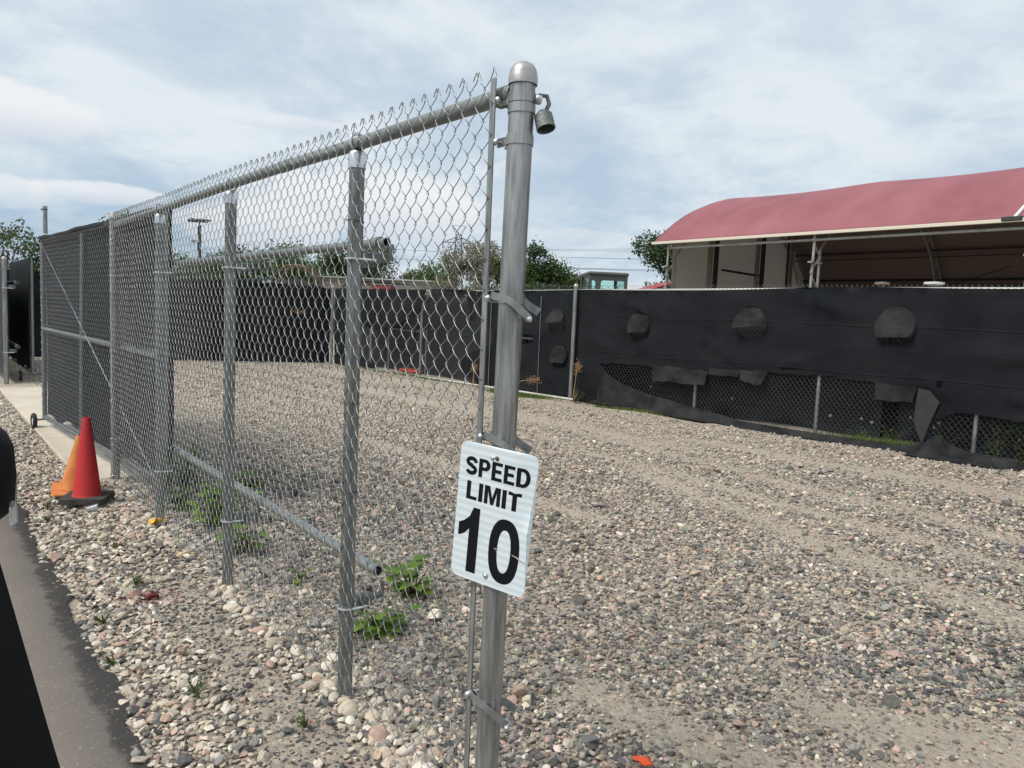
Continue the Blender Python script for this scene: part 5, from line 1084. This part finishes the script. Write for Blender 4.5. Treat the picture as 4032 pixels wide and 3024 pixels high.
# ------------------------------------------------------------------ poles, tower, lines
PL = thing('floodlight_pole', (-17.0, 40, 0), 'tall dark pole with floodlights on top, seen through the mesh', 'light pole')
mb = MB(); mb.tube([(0, 0, -.1), (0, 0, 5.45)], [.11, .085], 10); mb.obj('pole', M['darksteel'], PL)
mb = MB(); mb.box((0, 0, 5.62), (.9, .08, .05)); mb.tube([(0, 0, 5.4), (0, 0, 5.65)], .04, 8); mb.obj('cross_arm', M['darksteel'], PL)
for x, rx in ((-.42, .5), (-.1, .3), (.22, .3), (.5, .1)): mb = MB(); mb.box((0, 0, 0), (.26, .30, .10), bev=.02); o_ = mb.obj('floodlight', M['darksteel'], PL, smooth=False); o_.location = (x, -.1, 5.70); o_.rotation_euler = (rx, .2*x, 0)
mb = MB(); mb.box((-.28, -.1, 4.6), (.22, .2, .14), bev=.02); mb.tube([(0, 0, 4.62), (-.25, 0, 4.62)], .03, 6); mb.obj('camera_box', M['truss'], PL, smooth=False)
PT = thing('steel_pole', (-8.2, 13.0, 0), 'thin grey pole standing taller behind the screened gate', 'pole')
mb = MB(); mb.tube([(0, 0, -.1), (0, 0, 2.90)], .035, 14); mb.obj('pole', M['galv'], PT); mb = MB(); ring_band(mb, (0, 0, 2.84), .036, .03); mb.box((-.05, 0, 2.84), (.04, .02, .03)); mb.obj('band', M['cast'], PT)
mb = MB(); ring_band(mb, (0, 0, 2.42), .036, .02); mb.tube([(-.03, 0, 2.42), (-.12, 0, 2.40), (-.14, 0, 2.30), (-.1, 0, 2.24)], .006, 5); mb.obj('rag_tie', M['white'], PT)
TW = thing('transmission_tower', (-15.9, 200, 0), 'far lattice transmission tower seen through the mesh', 'tower', R_(8))
M['tower'] = mat('tower_steel', (.10, .14, .18), .7, .2)
mb = MB(); H = 22.3; wd = lambda z: 2.9*(1-z/26)+.95
lv = [0, 5, 9.5, 13, 15.6, 17.6, 19.3, 21, H]
for sx_ in (-1, 1):
    for sy_ in (-1, 1): mb.tube([(sx_*wd(z)/2*1.0, sy_*wd(z)/2, z) for z in lv], .11, 4)
for a, b in zip(lv[:-1], lv[1:]):
    wa, wb = wd(a)/2, wd(b)/2
    for s_ in (-1, 1):
        for (p, q) in (((-wa, s_*wa, a), (wb, s_*wb, b)), ((wa, s_*wa, a), (-wb, s_*wb, b)), ((s_*wa, -wa, a), (s_*wb, wb, b)), ((s_*wa, wa, a), (s_*wb, -wb, b)), ((-wb, s_*wb, b), (wb, s_*wb, b)), ((s_*wb, -wb, b), (s_*wb, wb, b))): mb.tube([p, q], .065, 4)
mb.obj('lattice', M['tower'], TW)
arm_pts = []
for z, l in ((21.0, 4.1), (16.8, 3.9)):
    for s_ in (-1, 1):
        mb = MB()
        for yy in (-.5, .5): mb.tube([(s_*.7, yy, z-.8), (s_*l, 0, z-.9)], .08, 4); mb.tube([(s_*.7, yy, z+.55), (s_*l, 0, z-.85)], .07, 4)
        for k in range(3): f = (k+1)/4; mb.tube([(s_*(.7+(l-.7)*f), .4*(1-f), z-.85), (s_*(.7+(l-.7)*(f-.2)), .4, z+.5-1.35*(f-.2))], .05, 4)
        mb.obj('cross_arm', M['tower'], TW); mb = MB(); mb.lathe([(.02, 0), (.13, -.1), (.13, -1.5), (.02, -1.6)], 8, (s_*l, 0, z-.9)); mb.obj('insulator', M['darksteel'], TW); arm_pts.append((s_*l, z-2.4))
mb = MB(); mb.tube([(-.8, 0, H), (-1.9, 0, 24.6)], .07, 4); mb.tube([(.8, 0, H), (1.9, 0, 24.6)], .07, 4); mb.tube([(-1.9, 0, 24.6), (1.9, 0, 24.6)], .06, 4); mb.tube([(-1.9, 0, 24.6), (0, 0, H), (1.9, 0, 24.6)], .06, 4); mb.obj('peak_horns', M['tower'], TW)
nmz = ['upper left arm', 'upper right arm', 'lower left arm', 'lower right arm']
for i, (ax, az_) in enumerate(arm_pts):
    mb = MB(); p0 = Vector((-15.9+ax, 200, az_)); p1 = Vector((120+ax*2, 150, az_+4 if i < 2 else az_+2)); mb.tube([p0.lerp(p1, k/20)-Vector((0, 0, 4*(1.4)*(k/20)*(1-k/20))) for k in range(21)], .035, 4); tag(mb.obj('power_line', M['tower']), 'thin power line running right from the '+nmz[i]+' of the far tower', 'power line', 'power lines from the far tower')
for i, (z0, z1) in enumerate(((9.3, 10.6), (7.9, 8.9))):
    mb = MB(); p0 = Vector((-30, 118, z0+2)); p1 = Vector((70, 100, z1+2)); mb.tube([p0.lerp(p1, k/20)-Vector((0, 0, 6*(k/20)*(1-k/20))) for k in range(21)], .028, 4); tag(mb.obj('power_line', M['tower']), ('higher' if i == 0 else 'lower')+' of the two nearer thin power lines low over the horizon', 'power line', 'nearer power lines')
mb = MB(); p0 = Vector((19.6, 52, 9.62)); p1 = Vector((29.8, 40, 10.55)); mb.tube([p0.lerp(p1, k/16)-Vector((0, 0, .3*(k/16)*(1-k/16))) for k in range(17)], .006, 4); tag(mb.obj('power_line', M['tower']), 'single thin line rising to the right above the red tent roof', 'power line')

# ------------------------------------------------------------------ the car the photo is taken from (door mirror and window frame)
CR = thing('car', (-.75, .5, 0), 'dark car seen only as its door mirror and black window frame at the left edge', 'car')
mb = MB(); o0 = Vector(CR.location)
def cpt(x, y, z): return Vector((x, y, z))-o0
V, Fq = [], []; n = 22; secs = [(.86, .55), (.875, .85), (.90, 1.), (.94, 1.), (.98, .9), (1.02, .6)]
for yy, s_ in secs:
    for j in range(n):
        a = 2*math.pi*j/n; c, s2 = math.cos(a), math.sin(a); hx = .115*s_; hz2 = .074*s_
        V.append(cpt(-.675*yy-.115+hx*math.copysign(abs(c)**.6, c), yy, 1.36-.245*yy+hz2*math.copysign(abs(s2)**.6, s2)))
for i in range(len(secs)-1):
    for j in range(n): Fq.append((i*n+j, i*n+(j+1) % n, (i+1)*n+(j+1) % n, (i+1)*n+j))
Fq.append(tuple(range(n))[::-1]); Fq.append(tuple((len(secs)-1)*n+j for j in range(n)))
mkobj('mirror_housing', V, Fq, M['carblack'], CR, True, 60)
mb = MB(); mb.box(cpt(-.6125, .90, 1.108), (.004, .012, .066), bev=.001); mb.obj('turn_signal', M['clear'], CR, smooth=False)
def P45(p, w_=0): return cpt(*p)
fr_o = [(-.335, .45, 1.262), (-.313, .45, 1.185), (-.297, .45, 1.125), (-.283, .45, 1.073), (-.268, .45, 1.02), (-.25, .45, .95)]
V, Fq = [], []
for (x, y, z) in fr_o:
    for dx, dy in ((0, 0), (-.012, .014), (-.06, .02), (-.075, 0), (-.06, -.03), (-.01, -.02)): V.append(cpt(x+dx, y+dy, z))
for i in range(len(fr_o)-1):
    for j in range(6): a = i*6+j; b = i*6+(j+1) % 6; Fq.append((a, a+6, b+6, b))
mkobj('window_frame', V, Fq, M['carblack'], CR, True, 50)
mb = MB(); mb.box(cpt(-.42, .1, .80), (.10, .7, .14), bev=.03); mb.box(cpt(-.44, .1, .52), (.12, .7, .45), bev=.05); mb.obj('door_panel', M['carblack'], CR, smooth=False)
